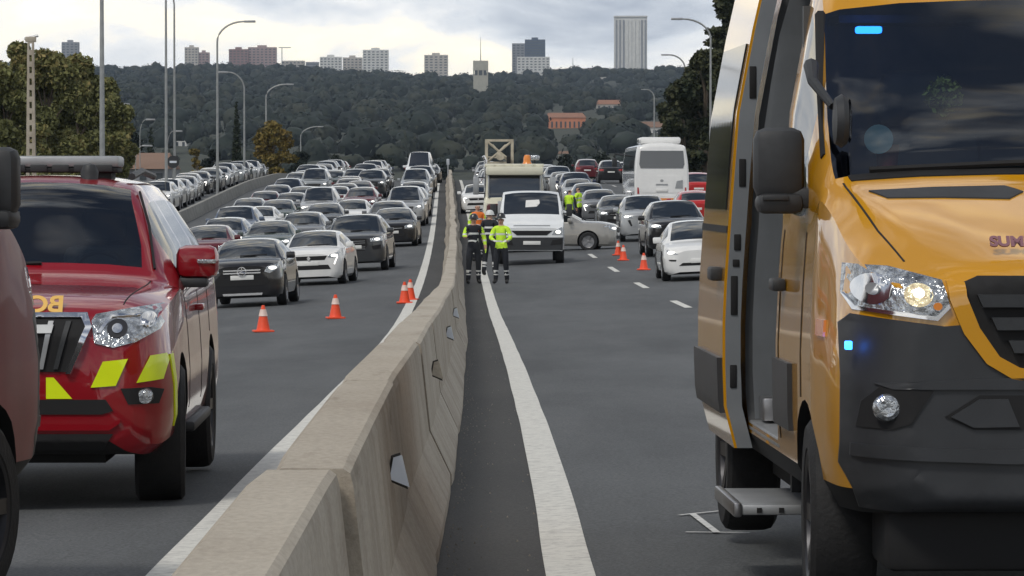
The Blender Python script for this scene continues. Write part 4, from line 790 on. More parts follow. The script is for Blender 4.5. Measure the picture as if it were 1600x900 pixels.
        dp('door_window', [(yf+.10, 1.50), (yr-.10, 1.50), (yr-.10, 2.22), (yf+.10, 2.22)], 'glass_side', .008); dp('side_moulding', [(yf+.03, .62), (yr-.02, .62), (yr-.02, .86), (yf+.03, .86)], 'bumper_plastic', .022); dp('door_rail', [(yf+.02, 1.43), (yr, 1.43), (yr, 1.40), (yf+.02, 1.40)], 'void_black', .004)
        P.add('door_handle', MB().box(prof[4]-.05, prof[4]+.01, yf+.12, yf+.30, 1.19, 1.25, .012).mesh('door_handle', 'black_plastic'), 'black_plastic', sd)
        # pale door edge with its lock holes
        eb = MB()
        for k in range(n-1): eb.add([(prof[k]+.012, yf-.006, zs[k]), (prof[k]+.078, yf-.006, zs[k]), (prof[k+1]+.078, yf-.006, zs[k+1]), (prof[k+1]+.012, yf-.006, zs[k+1]), (prof[k]+.012, yf+.05, zs[k]), (prof[k]+.078, yf+.05, zs[k]), (prof[k+1]+.078, yf+.05, zs[k+1]), (prof[k+1]+.012, yf+.05, zs[k+1])], [(0, 1, 2, 3), (1, 5, 6, 2), (0, 3, 7, 4), (4, 7, 6, 5)])
        P.add('door_edge', eb.mesh('door_edge', 'door_grey'), 'door_grey', sd); pz = lambda z: float(np.interp(z, zs, prof))
        for z, hh in ((1.36, .035), (1.27, .016), (1.13, .085), (.78, .05), (2.05, .07), (1.66, .06)): P.add('lock_hole', MB().box(pz(z)+.03, pz(z)+.06, yf-.012, yf, z-hh, z+hh, .004).mesh('lock_hole', 'void_black'), 'void_black', sd)
        # door jamb, pillar trim, rail and grab bar inside the opening
        zz_ = np.linspace(.6, 2.46, 10)
        P.add('pillar_trim', MB().tube([(bs(1.95, z)+.05, 2.135, z) for z in zz_], .03, 6).mesh('pillar_trim', 'void_black'), 'void_black')
        jb = MB()
        for a, c in zip(zz_[:-1], zz_[1:]):
            xa, xc = bs(1.95, a), bs(1.95, c); jb.add([(xa+.02, 3.30, a), (xa+.30, 3.38, a), (xc+.30, 3.38, c), (xc+.02, 3.30, c)], [(0, 1, 2, 3)])
        P.add('door_jamb', jb.mesh('door_jamb', 'door_grey'), 'door_grey'); P.add('grab_rail', MB().tube([(-.80, 3.15, .75), (-.82, 3.15, 1.5), (-.74, 3.15, 2.2)], .02, 8).mesh('grab_rail', 'chrome'), 'chrome')
        P.add('door_sill', MB().box(-.985, -.70, 2.08, 3.44, .545, .59, .01).mesh('door_sill', 'grey_metal'), 'grey_metal'); P.add('sill_bracket', MB().box(-.95, -.85, 3.1, 3.3, .60, .70, .01).mesh('sill_bracket', 'champagne' if 'champagne' in M else 'rim'), 'rim')
        i = P.add('side_step', MB().box(-1.12, -.72, 2.25, 3.15, .27, .312, .008).mesh('side_step', 'grey_metal'), 'grey_metal', label='extended aluminium entry step'); P.add('step_nosing', MB().box(-1.155, -1.12, 2.24, 3.16, .262, .322, .01).mesh('step_nosing', 'rim'), 'rim', i)
        for xx in (-1.05, -.96, -.84): P.add('step_bolt', MB().box(xx-.01, xx+.01, 2.242, 2.252, .28, .30).mesh('step_bolt', 'void_black'), 'void_black', i)
        P.add('step_arm', MB().box(-.85, -.80, 2.4, 2.46, .30, .58).mesh('step_arm', 'black_plastic'), 'black_plastic'); P.add('step_arm', MB().box(-.85, -.80, 2.9, 2.96, .30, .58).mesh('step_arm', 'black_plastic'), 'black_plastic')
        cm_ = P.add('crossview_mirror', MB().lathe([(0, -.03), (.085, -.025), (.10, 0), (.085, .02), (0, .025)], 'x', 20, (-.885, .83, 1.845)).mesh('crossview_mirror', 'void_black'), 'black_plastic'); P.add('mirror_glass', MB().lathe([(0, .032), (.082, .03)], 'x', 20, (-.885, .83, 1.845)).mesh('mirror_glass', 'glass_dark'), 'glass_dark', cm_); P.add('mirror_arm', MB().tube([(-.955, 1.22, 2.06), (-.97, 1.05, 2.00), (-.91, .90, 1.90)], [.03, .02, .015], 8).mesh('mirror_arm', 'black_plastic'), 'black_plastic', cm_)
        P.add('blue_light', MB().box(-.745, -.645, 1.535, 1.59, 2.195, 2.222, .008).mesh('blue_light', 'blue_light'), 'blue_light', label='lit blue flashing light at the top of the windscreen')
        P.add('grille_flasher', MB().box(-.955, -.93, .10, .13, 1.03, 1.06, .004).mesh('grille_flasher', 'blue_light'), 'blue_light')
        P.add('round_sticker', MB().lathe([(0, -.004), (.055, -.004), (.055, .004)], 'y', 24, (-.72, 1.045, 1.78)).mesh('round_sticker', 'sticker'), 'sticker')
        j = MB(); V, Q = leaf_cloud(260, [((-.38, 1.72, 1.96), .075, .03, .075)], .014, 3); j.add(V, [tuple(q) for q in Q]); P.add('hanging_net', j.mesh('hanging_net', 'vest_dim', None), 'vest_dim', label='yellow mesh vest hanging behind the windscreen')
        P.add('drink_cup', MB().lathe([(0, 1.63), (.035, 1.63), (.045, 1.76), (0, 1.76)], 'z', 16, (-.68, 1.10, 0)).mesh('drink_cup', 'cloth_red'), 'cloth_red')
        P.add('reversed_emblem', MB().lathe([(.125, -.03), (.125, -.055), (.10, -.055), (.10, -.03)], 'y', 30, (0, -.01, 1.13)).tube([(0, -.05, 1.13), (0, -.05, 1.245)], .014, 6).tube([(0, -.05, 1.13), (.1, -.05, 1.07)], .014, 6).tube([(0, -.05, 1.13), (-.1, -.05, 1.07)], .014, 6).mesh('emblem', 'chrome'), 'chrome')
    return P
def text_mesh(body, size, m, mirror=False, extrude=.003, bold=.0):
    cu = bpy.data.curves.new('txt', 'FONT'); cu.body = body; cu.size = size; cu.extrude = extrude; cu.offset = bold; cu.align_x = 'CENTER'; cu.align_y = 'CENTER'
    o = bpy.data.objects.new('txt', cu); C.objects.link(o); bpy.context.view_layer.update(); dg = bpy.context.evaluated_depsgraph_get()
    me = bpy.data.meshes.new_from_object(o.evaluated_get(dg)); bpy.data.objects.remove(o); me.materials.clear(); me.materials.append(M[m])
    if mirror: me.transform(Matrix.Scale(-1, 4, (1, 0, 0)))
    return me
AP = van_proto(True); ad = 14.1; ax_ = 2.13
amb = AP.put('ambulance', (ax_, ad, RZ(ad+1, 2.7)), R(2.0), 'paint_yellow', label='large yellow ambulance van with its side door open, cut by the right edge', cat='ambulance')
obj('hood_lettering', text_mesh('SUMMA 112', .062, 'letter_dark', bold=.003), amb, (-.28, .135, 1.408), (R(48), 0, 0))
RP = van_proto(False); fire_v = RP.put('fire_van', (-2.875, 17.35, RZ(17, -2.4)+.05), R(169), 'paint_fire_van', label='red fire service van at the left edge, only its front corner and mirror showing', cat='van')

# ------------------------------------------------------------------ red fire service off-roader
def offroader():
    W = .94
    st = [(0, .60, .72, .66, .46, .40, .62, .90, .95, .985), (.05, .70, .80, .74, .55, .34, .62, .97, 1.02, 1.06), (.16, .78, .88, .83, .62, .32, .64, 1.04, 1.10, 1.13), (.36, .84, .925, .87, .68, .34, .70, 1.10, 1.155, 1.185),
          (.75, .86, .94, .89, .72, .36, .72, 1.145, 1.195, 1.225), (1.28, .86, .94, .90, .72, .36, .72, 1.19, 1.235, 1.27), (1.40, .86, .94, .90, .725, .36, .72, 1.18, 1.30, 1.345), (2.08, .86, .94, .905, .60, .36, .72, 1.16, 1.735, 1.80), (2.3, .86, .94, .905, .60, .36, .72, 1.16, 1.765, 1.835),
          (3.2, .86, .94, .905, .60, .36, .72, 1.17, 1.77, 1.845), (4.4, .86, .94, .905, .60, .36, .72, 1.20, 1.72, 1.80), (4.72, .84, .93, .895, .68, .38, .74, 1.20, 1.25, 1.30), (4.82, .70, .84, .80, .60, .46, .74, 1.08, 1.12, 1.16)]
    def cls(y, j):
        if 1.39 < y < 2.07 and j > 10: return 1
        if 7 <= j <= 8 and (1.75 < y < 2.62 or 2.70 < y < 3.55 or 3.65 < y < 4.35): return 2
        if 4.42 < y < 4.70 and j > 10: return 3
        return 0
    me = shell(st, [1.39, 2.07, 1.75, 2.62, 2.70, 3.55, 3.65, 4.35, 4.42, 4.70], cls, [arch(a, .39, .455, s_*.62, s_*1.3) for a in (.93, 3.72) for s_ in (-1, 1)], 4)
    bv = bvh_of(me); P = Proto(); P.add('body', split(me, 0)[0], 'BODY')
    for g in split(me, 1): P.add('windscreen', g, 'glass_screen')
    for g in split(me, 2, islands=True): P.add('side_window', g, 'glass_side')
    for g in split(me, 3): P.add('rear_window', g, 'glass_dark')
    for g in split(me, 4): P.add('wheel_arch', g, 'void_black')
    fp = lambda name, poly, m, off=.006, par=-1, e_=.04: P.add(name, patch(bv, poly, 'y', off, e_), m, par)
    g = fp('grille', [(-.47, 1.075), (.47, 1.075), (.485, 1.02), (.37, .775), (-.37, .775), (-.485, 1.02)], 'void_black', .010)
    for k in range(-4, 5): fp('grille_bar', [(k*.095-.014, 1.05), (k*.095+.014, 1.05), (k*.078+.012, .79), (k*.078-.012, .79)], 'grey_metal' if k % 2 else 'black_plastic', .024, g)
    fp('grille_bridge', [(-.30, 1.03), (.30, 1.03), (.29, .985), (-.29, .985)], 'grey_metal', .03, g)
    for s_ in (-1, 1):
        M2 = lambda p: [(s_*x, z) for x, z in p]
        fp('grille_frame', M2([(.0, 1.095), (.475, 1.095), (.505, 1.02), (.39, .765), (.365, .765), (.47, 1.02), (.445, 1.07), (.0, 1.07)]), 'chrome', .030, g)
        hl = M2([(.50, 1.05), (.52, 1.085), (.70, 1.115), (.86, 1.135), (.895, 1.07), (.86, 1.00), (.74, .935), (.62, .905), (.52, .93)])
        i = fp('headlight', hl, 'lamp_unlit', .008); fp('reflector_bowl', ellipse(s_*.64, 1.01, .055, .05), 'rim_dark', .014, i); fp('bulb', ellipse(s_*.64, 1.01, .028, .026, 14), 'chrome', .02, i); fp('reflector_bowl', ellipse(s_*.80, 1.055, .045, .042), 'chrome', .014, i)
        fp('lamp_strip', M2([(.53, .985), (.60, 1.085), (.76, 1.09), (.755, 1.075), (.61, 1.07), (.55, .985)]), 'chrome', .018, i)
        fp('chevron_stripe', M2([(.50, .69), (.565, .83), (.70, .845), (.635, .70)]), 'stripe_yellow', .009); fp('chevron_stripe', M2([(.745, .715), (.815, .86), (.915, .87), (.88, .73)]), 'stripe_yellow', .009)
        fp('fog_recess', M2([(.66, .685), (.70, .60), (.86, .60), (.885, .675), (.82, .69)]), 'void_black', .007); P.add('fog_light', MB().lathe([(0, -.02), (.04, -.015), (.045, .02)], 'y', 18, (s_*.79, bv.ray_cast(Vector((s_*.79, -5, .642)), Vector((0, 1, 0)))[0].y-.012, .642)).mesh('fog_light', 'lamp_unlit'), 'lamp_unlit')
        P.add('wing_stripe', patch(bv, [(.40, .46), (.47, .52), (.40, .86), (.30, .86)], 'x', .008, .05, side=s_), 'stripe_yellow')
        P.add('mirror', MB().box(*sorted((s_*.845, s_*1.09)), 1.72, 1.90, 1.235, 1.43, .055).mesh('mirror', None), 'BODY'); P.add('mirror_foot', MB().box(*sorted((s_*.85, s_*1.03)), 1.74, 1.88, 1.185, 1.245, .02).mesh('mirror_foot', 'black_plastic'), 'black_plastic'); P.add('mirror_indicator', MB().box(*sorted((s_*.97, s_*1.08)), 1.705, 1.73, 1.325, 1.35, .006).mesh('mirror_indicator', 'lamp_unlit'), 'lamp_unlit')
        P.add('side_step', MB().box(*sorted((s_*.80, s_*.97)), 1.5, 3.1, .36, .42, .02).mesh('side_step', 'black_plastic'), 'black_plastic')
        P.add('door_handle', MB().box(*sorted((s_*.91, s_*.965)), 2.42, 2.58, 1.03, 1.07, .012).mesh('door_handle', None), 'BODY')
        P.add('roof_rail', MB().tube([(s_*.54, 2.4, 1.83), (s_*.54, 3.2, 1.865), (s_*.54, 4.2, 1.835)], .022, 8).mesh('roof_rail', 'black_plastic'), 'black_plastic')
        P.add('window_pillar', MB().tube([(s_*.745, 1.41, 1.30), (s_*.69, 1.75, 1.545), (s_*.612, 2.07, 1.74)], .008, 6).mesh('window_pillar', 'void_black'), 'void_black')
    for s_ in (-1, 1):
        P.add('bonnet_seam', patch(bv, [(s_*.735, 1.28), (s_*.728, 1.28), (s_*.70, .75), (s_*.655, .25), (s_*.662, .25), (s_*.707, .75)], 'z', .002, .05, back=.003), 'void_black')
        for yy in (1.52, 2.66, 3.60): P.add('door_seam', patch(bv, [(yy, .50), (yy+.01, .50), (yy+.01, 1.15), (yy, 1.15)], 'x', .002, .08, back=.003, side=s_), 'void_black')
    fp('chevron_stripe', [(-.30, .73), (-.12, .73), (-.26, .63), (-.30, .63)], 'stripe_yellow', .009); fp('chevron_stripe', [(.26, .745), (.30, .745), (.40, .63), (.26, .63)], 'stripe_yellow', .009)
    fp('lower_intake', [(-.58, .625), (.58, .625), (.62, .565), (.56, .545), (-.56, .545), (-.62, .565)], 'void_black', .008)
    fp('bumper_ridge', [(-.60, .49), (.60, .49), (.66, .52), (.66, .50), (.60, .46), (-.60, .46), (-.66, .50), (-.66, .52)], 'BODY', .022); fp('skid_plate', [(-.62, .44), (.62, .44), (.56, .35), (-.56, .35)], 'void_black', .012)
    P.add('underbody', MB().box(-.55, .55, .35, 4.4, .26, .45).box(-.7, .7, .80, 1.02, .28, .4).mesh('underbody', 'void_black'), 'void_black')
    P.wheels([(s_*.81, a, .39, (0 if a > 2 else R(3))) for a in (.93, 3.72) for s_ in (-1, 1)], .39, .27, 6, True)
    P.add('dashboard', MB().box(-.78, .78, 1.55, 1.95, .85, 1.25, .06).mesh('dashboard', 'dash'), 'dash')
    for s_ in (-.38, .38): P.add('seat', MB().box(s_-.24, s_+.24, 2.25, 2.4, .8, 1.42, .06).box(s_-.13, s_+.13, 2.27, 2.37, 1.44, 1.64, .05).mesh('seat', 'seat_cloth'), 'seat_cloth')
    P.add('cabin_liner', MB().box(-.55, .55, 3.6, 3.65, .5, 1.68).box(-.8, .8, 1.5, 3.6, .48, .52).mesh('cabin_liner', 'void_black'), 'void_black'); P.add('headliner', MB().box(-.52, .52, 2.16, 3.6, 1.69, 1.70).mesh('headliner', 'dash'), 'dash')
    P.add('steering_wheel', MB().lathe([(.17+.018*math.cos(a), .018*math.sin(a)) for a in np.linspace(0, 2*math.pi, 9)], 'y', 24, (.38, 2.02, 1.22)).mesh('steering_wheel', 'void_black'), 'void_black')
    i = P.add('light_bar', MB().box(-.50, .46, 2.45, 2.85, 1.885, 1.955, .02).mesh('light_bar', 'grey_metal'), 'grey_metal', label='flat grey roof light bar'); P.add('light_module', MB().box(-.49, .45, 2.44, 2.84, 1.855, 1.884, .006).mesh('light_module', 'void_black'), 'void_black', i)
    for k in range(7): P.add('lamp_cell', MB().box(-.46+k*.13, -.36+k*.13, 2.432, 2.45, 1.86, 1.90, .004).mesh('lamp_cell', 'dash'), 'dash', i)
    for s_ in (-.4, .36): P.add('bar_foot', MB().box(s_-.05, s_+.05, 2.5, 2.8, 1.80, 1.86).mesh('bar_foot', 'black_plastic'), 'black_plastic')
    P.add('beacon', MB().lathe([(0, 1.91), (.035, 1.90), (.055, 1.86), (.05, 1.81), (.06, 1.79)], 'z', 16, (.30, 2.25, 0)).mesh('beacon', 'black_plastic'), 'black_plastic')
    P.add('wiper', MB().tube([(-.6, 1.40, 1.31), (.1, 1.37, 1.335)], .012, 5).mesh('wiper', 'void_black'), 'void_black')
    return P
OP = offroader(); od = 21.7
suv = OP.put('off_roader', (-2.77, od, RZ(od+1, -2.2)), R(1.0), 'paint_fire_red', label='red fire service off-roader with yellow chevrons and a roof light bar', cat='off-roader')
obj('hood_lettering', text_mesh('BOMBEROS', .155, 'gold_letter', True, bold=.004), suv, (-.05, .13, 1.132), (R(50), 0, 0))

# ------------------------------------------------------------------ the stopped traffic
ORD = ['first', 'second', 'third', 'fourth', 'fifth', 'sixth', 'seventh', 'eighth', 'ninth', 'tenth', 'eleventh', 'twelfth', 'thirteenth', 'fourteenth', 'fifteenth', 'sixteenth', 'seventeenth', 'eighteenth', 'nineteenth', 'twentieth', 'twenty-first', 'twenty-second', 'twenty-third', 'twenty-fourth', 'twenty-fifth']
DIM = {'crossover': (4.42, .90), 'hatchback': (4.05, .89), 'suv': (4.85, .97), 'saloon': (4.65, .91), 'electric_saloon': (4.70, .925), 'spindle_suv': (4.66, .93), 'estate': (4.60, .91), 'minivan': (4.45, .92), 'tall_van': (5.5, .99)}
WORD = {'crossover': 'crossover', 'hatchback': 'hatchback', 'suv': 'SUV', 'saloon': 'saloon', 'electric_saloon': 'saloon', 'spindle_suv': 'SUV', 'estate': 'estate car', 'minivan': 'small van', 'tall_van': 'tall van'}
placed = []
def car(kind, X, d, yaw, col, label, group, away=False):
    u = X-float(bx(d)); L = DIM[kind][0]
    for (X2, d2, L2) in placed:
        if abs(X-X2) < 1.75 and d2-L+.4 < d < d2+L2+.4: print('OVERLAP', label, round(d, 1), round(d2, 1)); return None
    placed.append((X, d, L)); slope = (RZ(d+L, u)-RZ(d, u))/L; dirx = (float(bx(d+L))-float(bx(d)))/L
    o = PR[kind].put(kind if kind not in ('spindle_suv', 'electric_saloon') else kind.split('_')[1], (X, d, RZ(d+.5, u)+.0), 0, 'paint_'+col, label=label, cat='van' if 'van' in kind else 'car', group=group)
    k = math.tan(math.asin(max(-.2, min(.2, kf(d))))) if abs(u) < 12 else 0
    M_ = Matrix.Translation((X, d, RZ(d, u)+.004)) @ Matrix.Rotation(-math.atan(dirx)+R(yaw), 4, 'Z') @ Matrix.Rotation(math.atan(slope), 4, 'X') @ Matrix.Rotation(-math.atan(float(k)), 4, 'Y')
    if away: M_ = M_ @ Matrix.Translation((0, L, 0)) @ Matrix.Rotation(math.pi, 4, 'Z')
    o.matrix_world = M_; return o
gl, gr_, go_ = 'cars queued on the left carriageway', 'cars queued on the right carriageway', 'cars queued on the outer road'
def cp(kind, px, d, yaw, col, label, g=gl, away=False): return car(kind, uni(px, d), d, yaw, col, label, g, away)
cp('crossover', 380, 90, -3, 'black', 'black crossover with a two-bar star grille, frontmost car on the left')
cp('hatchback', 484, 108, -5, 'white', 'white hatchback with a dark grille leading the middle of the left queue')
cp('suv', 553, 121, -3, 'dark_grey', 'dark grey SUV right beside the white hatchback'); cp('saloon', 613, 152, -2.5, 'black', 'black saloon with both headlights lit behind the dark grey SUV')
cp('estate', 604, 167, -2.5, 'grey', 'grey estate roof directly behind the black saloon'); cp('minivan', 632, 184, -2.5, 'silver', 'silver small van next to the barrier on the left carriageway')
cp('estate', 640, 200, -2.5, 'light_grey', 'light grey estate behind the silver small van'); cp('hatchback', 645, 218, -2.5, 'silver', 'silver hatchback beside the barrier, halfway up the slope'); cp('minivan', 648, 240, -2.5, 'light_grey', 'light grey small van below the white tall van'); cp('suv', 655, 260, -2.5, 'dark_grey', 'dark SUV just in front of the white tall van')
cp('tall_van', 654, 284, -2.5, 'van_white', 'white tall van standing out at the top of the left queue'); cp('saloon', 668, 300, -2.5, 'black', 'black saloon right of the white tall van at the crest')
cp('saloon', 416, 134, -3, 'dark_green', 'dark green saloon behind the black crossover'); cp('estate', 468, 148, -3, 'grey', 'grey estate behind the white hatchback'); cp('saloon', 503, 170, -2.5, 'dark_grey', 'dark grey saloon in front of the silver panel van'); cp('minivan', 497, 190, -2.5, 'silver', 'silver box-shaped small van in the middle lane')
cp('hatchback', 548, 176, -2.5, 'white', 'white hatchback with one bright lamp behind the dark SUV'); cp('estate', 562, 204, -2.5, 'dark_red', 'dark red estate in the middle of the left queue'); cp('saloon', 558, 224, -2.5, 'dark_red', 'dark red saloon behind the dark red estate'); cp('suv', 578, 246, -2.5, 'dark_grey', 'dark grey SUV left of the far silver cars'); cp('hatchback', 590, 268, -2.5, 'black', 'black hatchback far up the middle lane')
cp('saloon', 318, 129, -2.5, 'dark_red', 'dark red roof just above the red door mirror'); cp('estate', 345, 142, -2.5, 'blue_grey', 'blue-grey estate behind the dark red roof'); cp('suv', 363, 155, -2.5, 'blue_grey', 'blue-grey SUV near the wall on the left'); cp('hatchback', 401, 168, -2.5, 'white', 'white hatchback right of the blue-grey SUV'); cp('saloon', 430, 182, -2.5, 'dark_green', 'dark green saloon with lit lamps left of the silver van')
cp('hatchback', 452, 198, -2.5, 'dark_grey', 'dark hatchback behind the dark green saloon'); cp('saloon', 470, 212, -2.5, 'white', 'white saloon between two dark cars on the left'); cp('minivan', 490, 246, -2.5, 'light_grey', 'pale rounded van high in the outer left lane'); cp('estate', 518, 258, -2.5, 'dark_green', 'dark estate with bright lamps beside the pale van')
cols = ['dark_grey', 'silver', 'black', 'white', 'grey', 'dark_blue', 'dark_red', 'light_grey', 'champagne']; kinds = ['saloon', 'estate', 'hatchback', 'suv', 'crossover', 'spindle_suv']
rr = random.Random(31)
def fill(lane, u, d0, d1, g, away=False):
    d = d0; n = 0
    while d < d1:
        kd = rr.choice(kinds); cl = rr.choice(cols); L = DIM[kd][0]; X = RX(d, u+rr.uniform(-.25, .25))
        if all(not (abs(X-X2) < 1.8 and d2-L-.5 < d < d2+L2+.5) for X2, d2, L2 in placed):
            car(kd, X, d, rr.uniform(-3.5, 0) if u < 0 else rr.uniform(-1, 1), cl, '%s %s, %s of the small cars up the %s' % (cl.replace('_', ' '), WORD[kd], ORD[n], lane), g, away); n += 1
            d += L+rr.uniform(2.0, 4.5)
        else: d += 1.0
fill('left wall lane', -9.4, 188, 345, gl); fill('left middle lane', -6.0, 205, 345, gl); fill('left barrier lane', -2.5, 300, 345, gl)
fill('outer left road', -16.3, 204, 340, go_)
# right carriageway
cp('electric_saloon', 1098, 97, 0, 'white', 'white saloon with a smooth closed nose beside the ambulance', gr_); cp('suv', 1062, 124, 1, 'black', 'black SUV behind the white saloon', gr_); cp('spindle_suv', 1010, 146, 0, 'silver', 'silver SUV with a waisted grille behind the cones', gr_)
cp('saloon', 970, 163, 0, 'dark_grey', 'dark grey saloon left of the silver SUV', gr_); cp('hatchback', 940, 179, 0, 'grey', 'grey hatchback behind the two officers', gr_); cp('estate', 922, 196, 0, 'blue_grey', 'blue-grey estate left of the bus', gr_); cp('saloon', 905, 214, 0, 'silver', 'silver saloon right of the recovery truck', gr_)
cp('hatchback', 748, 205, 0, 'white', 'white hatchback peeping out left of the recovery truck', gr_)
cp('suv', 955, 296, 0, 'black', 'black SUV driving away left of the bus', 'cars driving away on the far right', True); cp('suv', 918, 310, 0, 'dark_red', 'maroon SUV driving away beside the black one', 'cars driving away on the far right', True); cp('hatchback', 975, 322, 0, 'white', 'white hatchback driving away behind the black SUV', 'cars driving away on the far right', True)
cp('hatchback', 1088, 168, 0, 'red', 'bright red hatchback right of the bus', 'cars driving away on the far right', True); cp('suv', 1092, 214, 0, 'red', 'red SUV behind the bright red hatchback', 'cars driving away on the far right', True)
fill('right second lane', 6.8, 222, 290, gr_); fill('right barrier lane', 2.8, 222, 300, gr_)
# crashed silver car, standing across the lane with its nose to the right
d = 138; o = PR['saloon'].put('crashed_car', (0, 0, 0), 0, 'paint_champagne', label='silver saloon standing sideways across the lane with its nose to the cones', cat='car'); u = uni(965, d)-float(bx(d))
o.matrix_world = Matrix.Translation((uni(966, d), d, RZ(d, u-2)+.0)) @ Matrix.Rotation(R(82), 4, 'Z') @ Matrix.Rotation(R(0), 4, 'X')
for c_ in o.children:
    if c_.name.startswith('underbody'): pass

# ------------------------------------------------------------------ lorries and bus
def cab(W, H, L, cowl, cyw, hy, hf, zb, white, ax0, r, paintname):
    st = [(0, .84*W, .90*W, .88*W, .70*W, zb, .7, hf-.06, hf-.03, hf), (.08, .90*W, .95*W, .93*W, .76*W, zb-.02, .7, hf, hf+.03, hf+.05), (cyw, .94*W, W, .97*W, .90*W, zb-.02, .9, cowl-.05, cowl, cowl+.03), (cyw+.06, .94*W, W, .97*W, .905*W, zb-.02, .9, cowl-.06, cowl+.07, cowl+.10),
          (hy, .94*W, W, .97*W, .85*W, zb-.02, .9, cowl-.15, H-.14, H-.05), (hy+.25, .94*W, W, .97*W, .84*W, zb-.02, .9, cowl-.15, H-.06, H), (L, .94*W, W, .97*W, .84*W, zb-.02, .9, cowl-.15, H-.06, H)]
    def cls(y, j):
        if cyw+.05 < y < hy-.01 and j > 10: return 1
        if 7 <= j <= 8 and hy-.2 < y < L-.35: return 2
        return 0
    me = shell(st, [cyw+.05, hy-.01, hy-.2, L-.35], cls, [arch(ax0, r, r+.06, s_*(W-.3), s_*(W+.3)) for s_ in (-1, 1)], 3); bv = bvh_of(me); P = Proto(); P.add('cab', split(me, 0)[0], 'BODY')
    for g in split(me, 1): P.add('windscreen', g, 'glass_dark')
    for g in split(me, 2, islands=True): P.add('side_window', g, 'glass_side')
    for g in split(me, 4): P.add('wheel_arch', g, 'void_black')
    return P, bv
def daily():
    W = 1.0; P, bv = cab(W, 2.22, 2.05, 1.42, .62, 1.30, 1.12, .42, True, .85, .36, 'van_white'); fp = lambda n, p, m, off=.006, par=-1: P.add(n, patch(bv, p, 'y', off, .06), m, par)
    b = fp('bumper', [(-.96, .82), (.96, .82), (.96, .44), (-.96, .44)], 'black_plastic', .02); fp('grille', [(-.62, 1.02), (.62, 1.02), (.45, .88), (-.45, .88)], 'void_black', .012)
    for s_ in (-1, 1):
        i = fp('headlight', [(s_*x, z) for x, z in [(.60, .90), (.66, 1.02), (.90, 1.13), (.95, 1.05), (.92, .90)]], 'lamp_unlit', .012); fp('bulb', ellipse(s_*.79, .985, .08, .055, 14), 'lamp_lit', .02, i); fp('fog_recess', [(s_*x, z) for x, z in [(.55, .58), (.62, .74), (.92, .78), (.92, .62)]], 'void_black', .03, b)
        P.add('mirror', MB().box(*sorted((s_*1.06, s_*1.24)), .95, 1.05, 1.45, 1.82, .03).box(*sorted((s_*.95, s_*1.1)), .98, 1.02, 1.5, 1.54).mesh('mirror', 'black_plastic'), 'black_plastic')
    P.add('license_plate', MB().box(-.26, .26, -.05, -.015, .60, .71, .004).mesh('license_plate', 'plate'), 'plate'); P.add('windscreen_notice', patch(bv, [(-.18, 1.72), (.16, 1.74), (.16, 1.82), (.26, 1.84), (.24, 1.95), (-.16, 1.93)], 'y', .008, .08), 'plate')
    P.add('bonnet_strip', patch(bv, [(-.55, 1.19), (.55, 1.19), (.55, 1.155), (-.55, 1.155)], 'y', .006, .08), 'grey_metal')
    P.add('flatbed', MB().box(-1.02, 1.02, 2.25, 5.9, .85, .98, .01).mesh('flatbed', 'grey_metal'), 'grey_metal'); P.add('headboard', MB().box(-1.0, 1.0, 2.2, 2.26, .98, 1.9, .01).mesh('headboard', 'grey_metal'), 'grey_metal'); P.add('chassis', MB().box(-.5, .5, 1.2, 5.8, .5, .84).mesh('chassis', 'void_black'), 'void_black')
    P.wheels([(s_*.86, a, .36, 0) for a in (.85, 4.5) for s_ in (-1, 1)], .36, .24, 6); return P
d = 121; u = uni(830, d)-float(bx(d)); o = daily().put('flatbed_lorry', (uni(831, d), d, RZ(d, u)), R(.8), 'paint_van_white', label='white small lorry facing us with one bright headlamp, behind the two firefighters', cat='lorry')
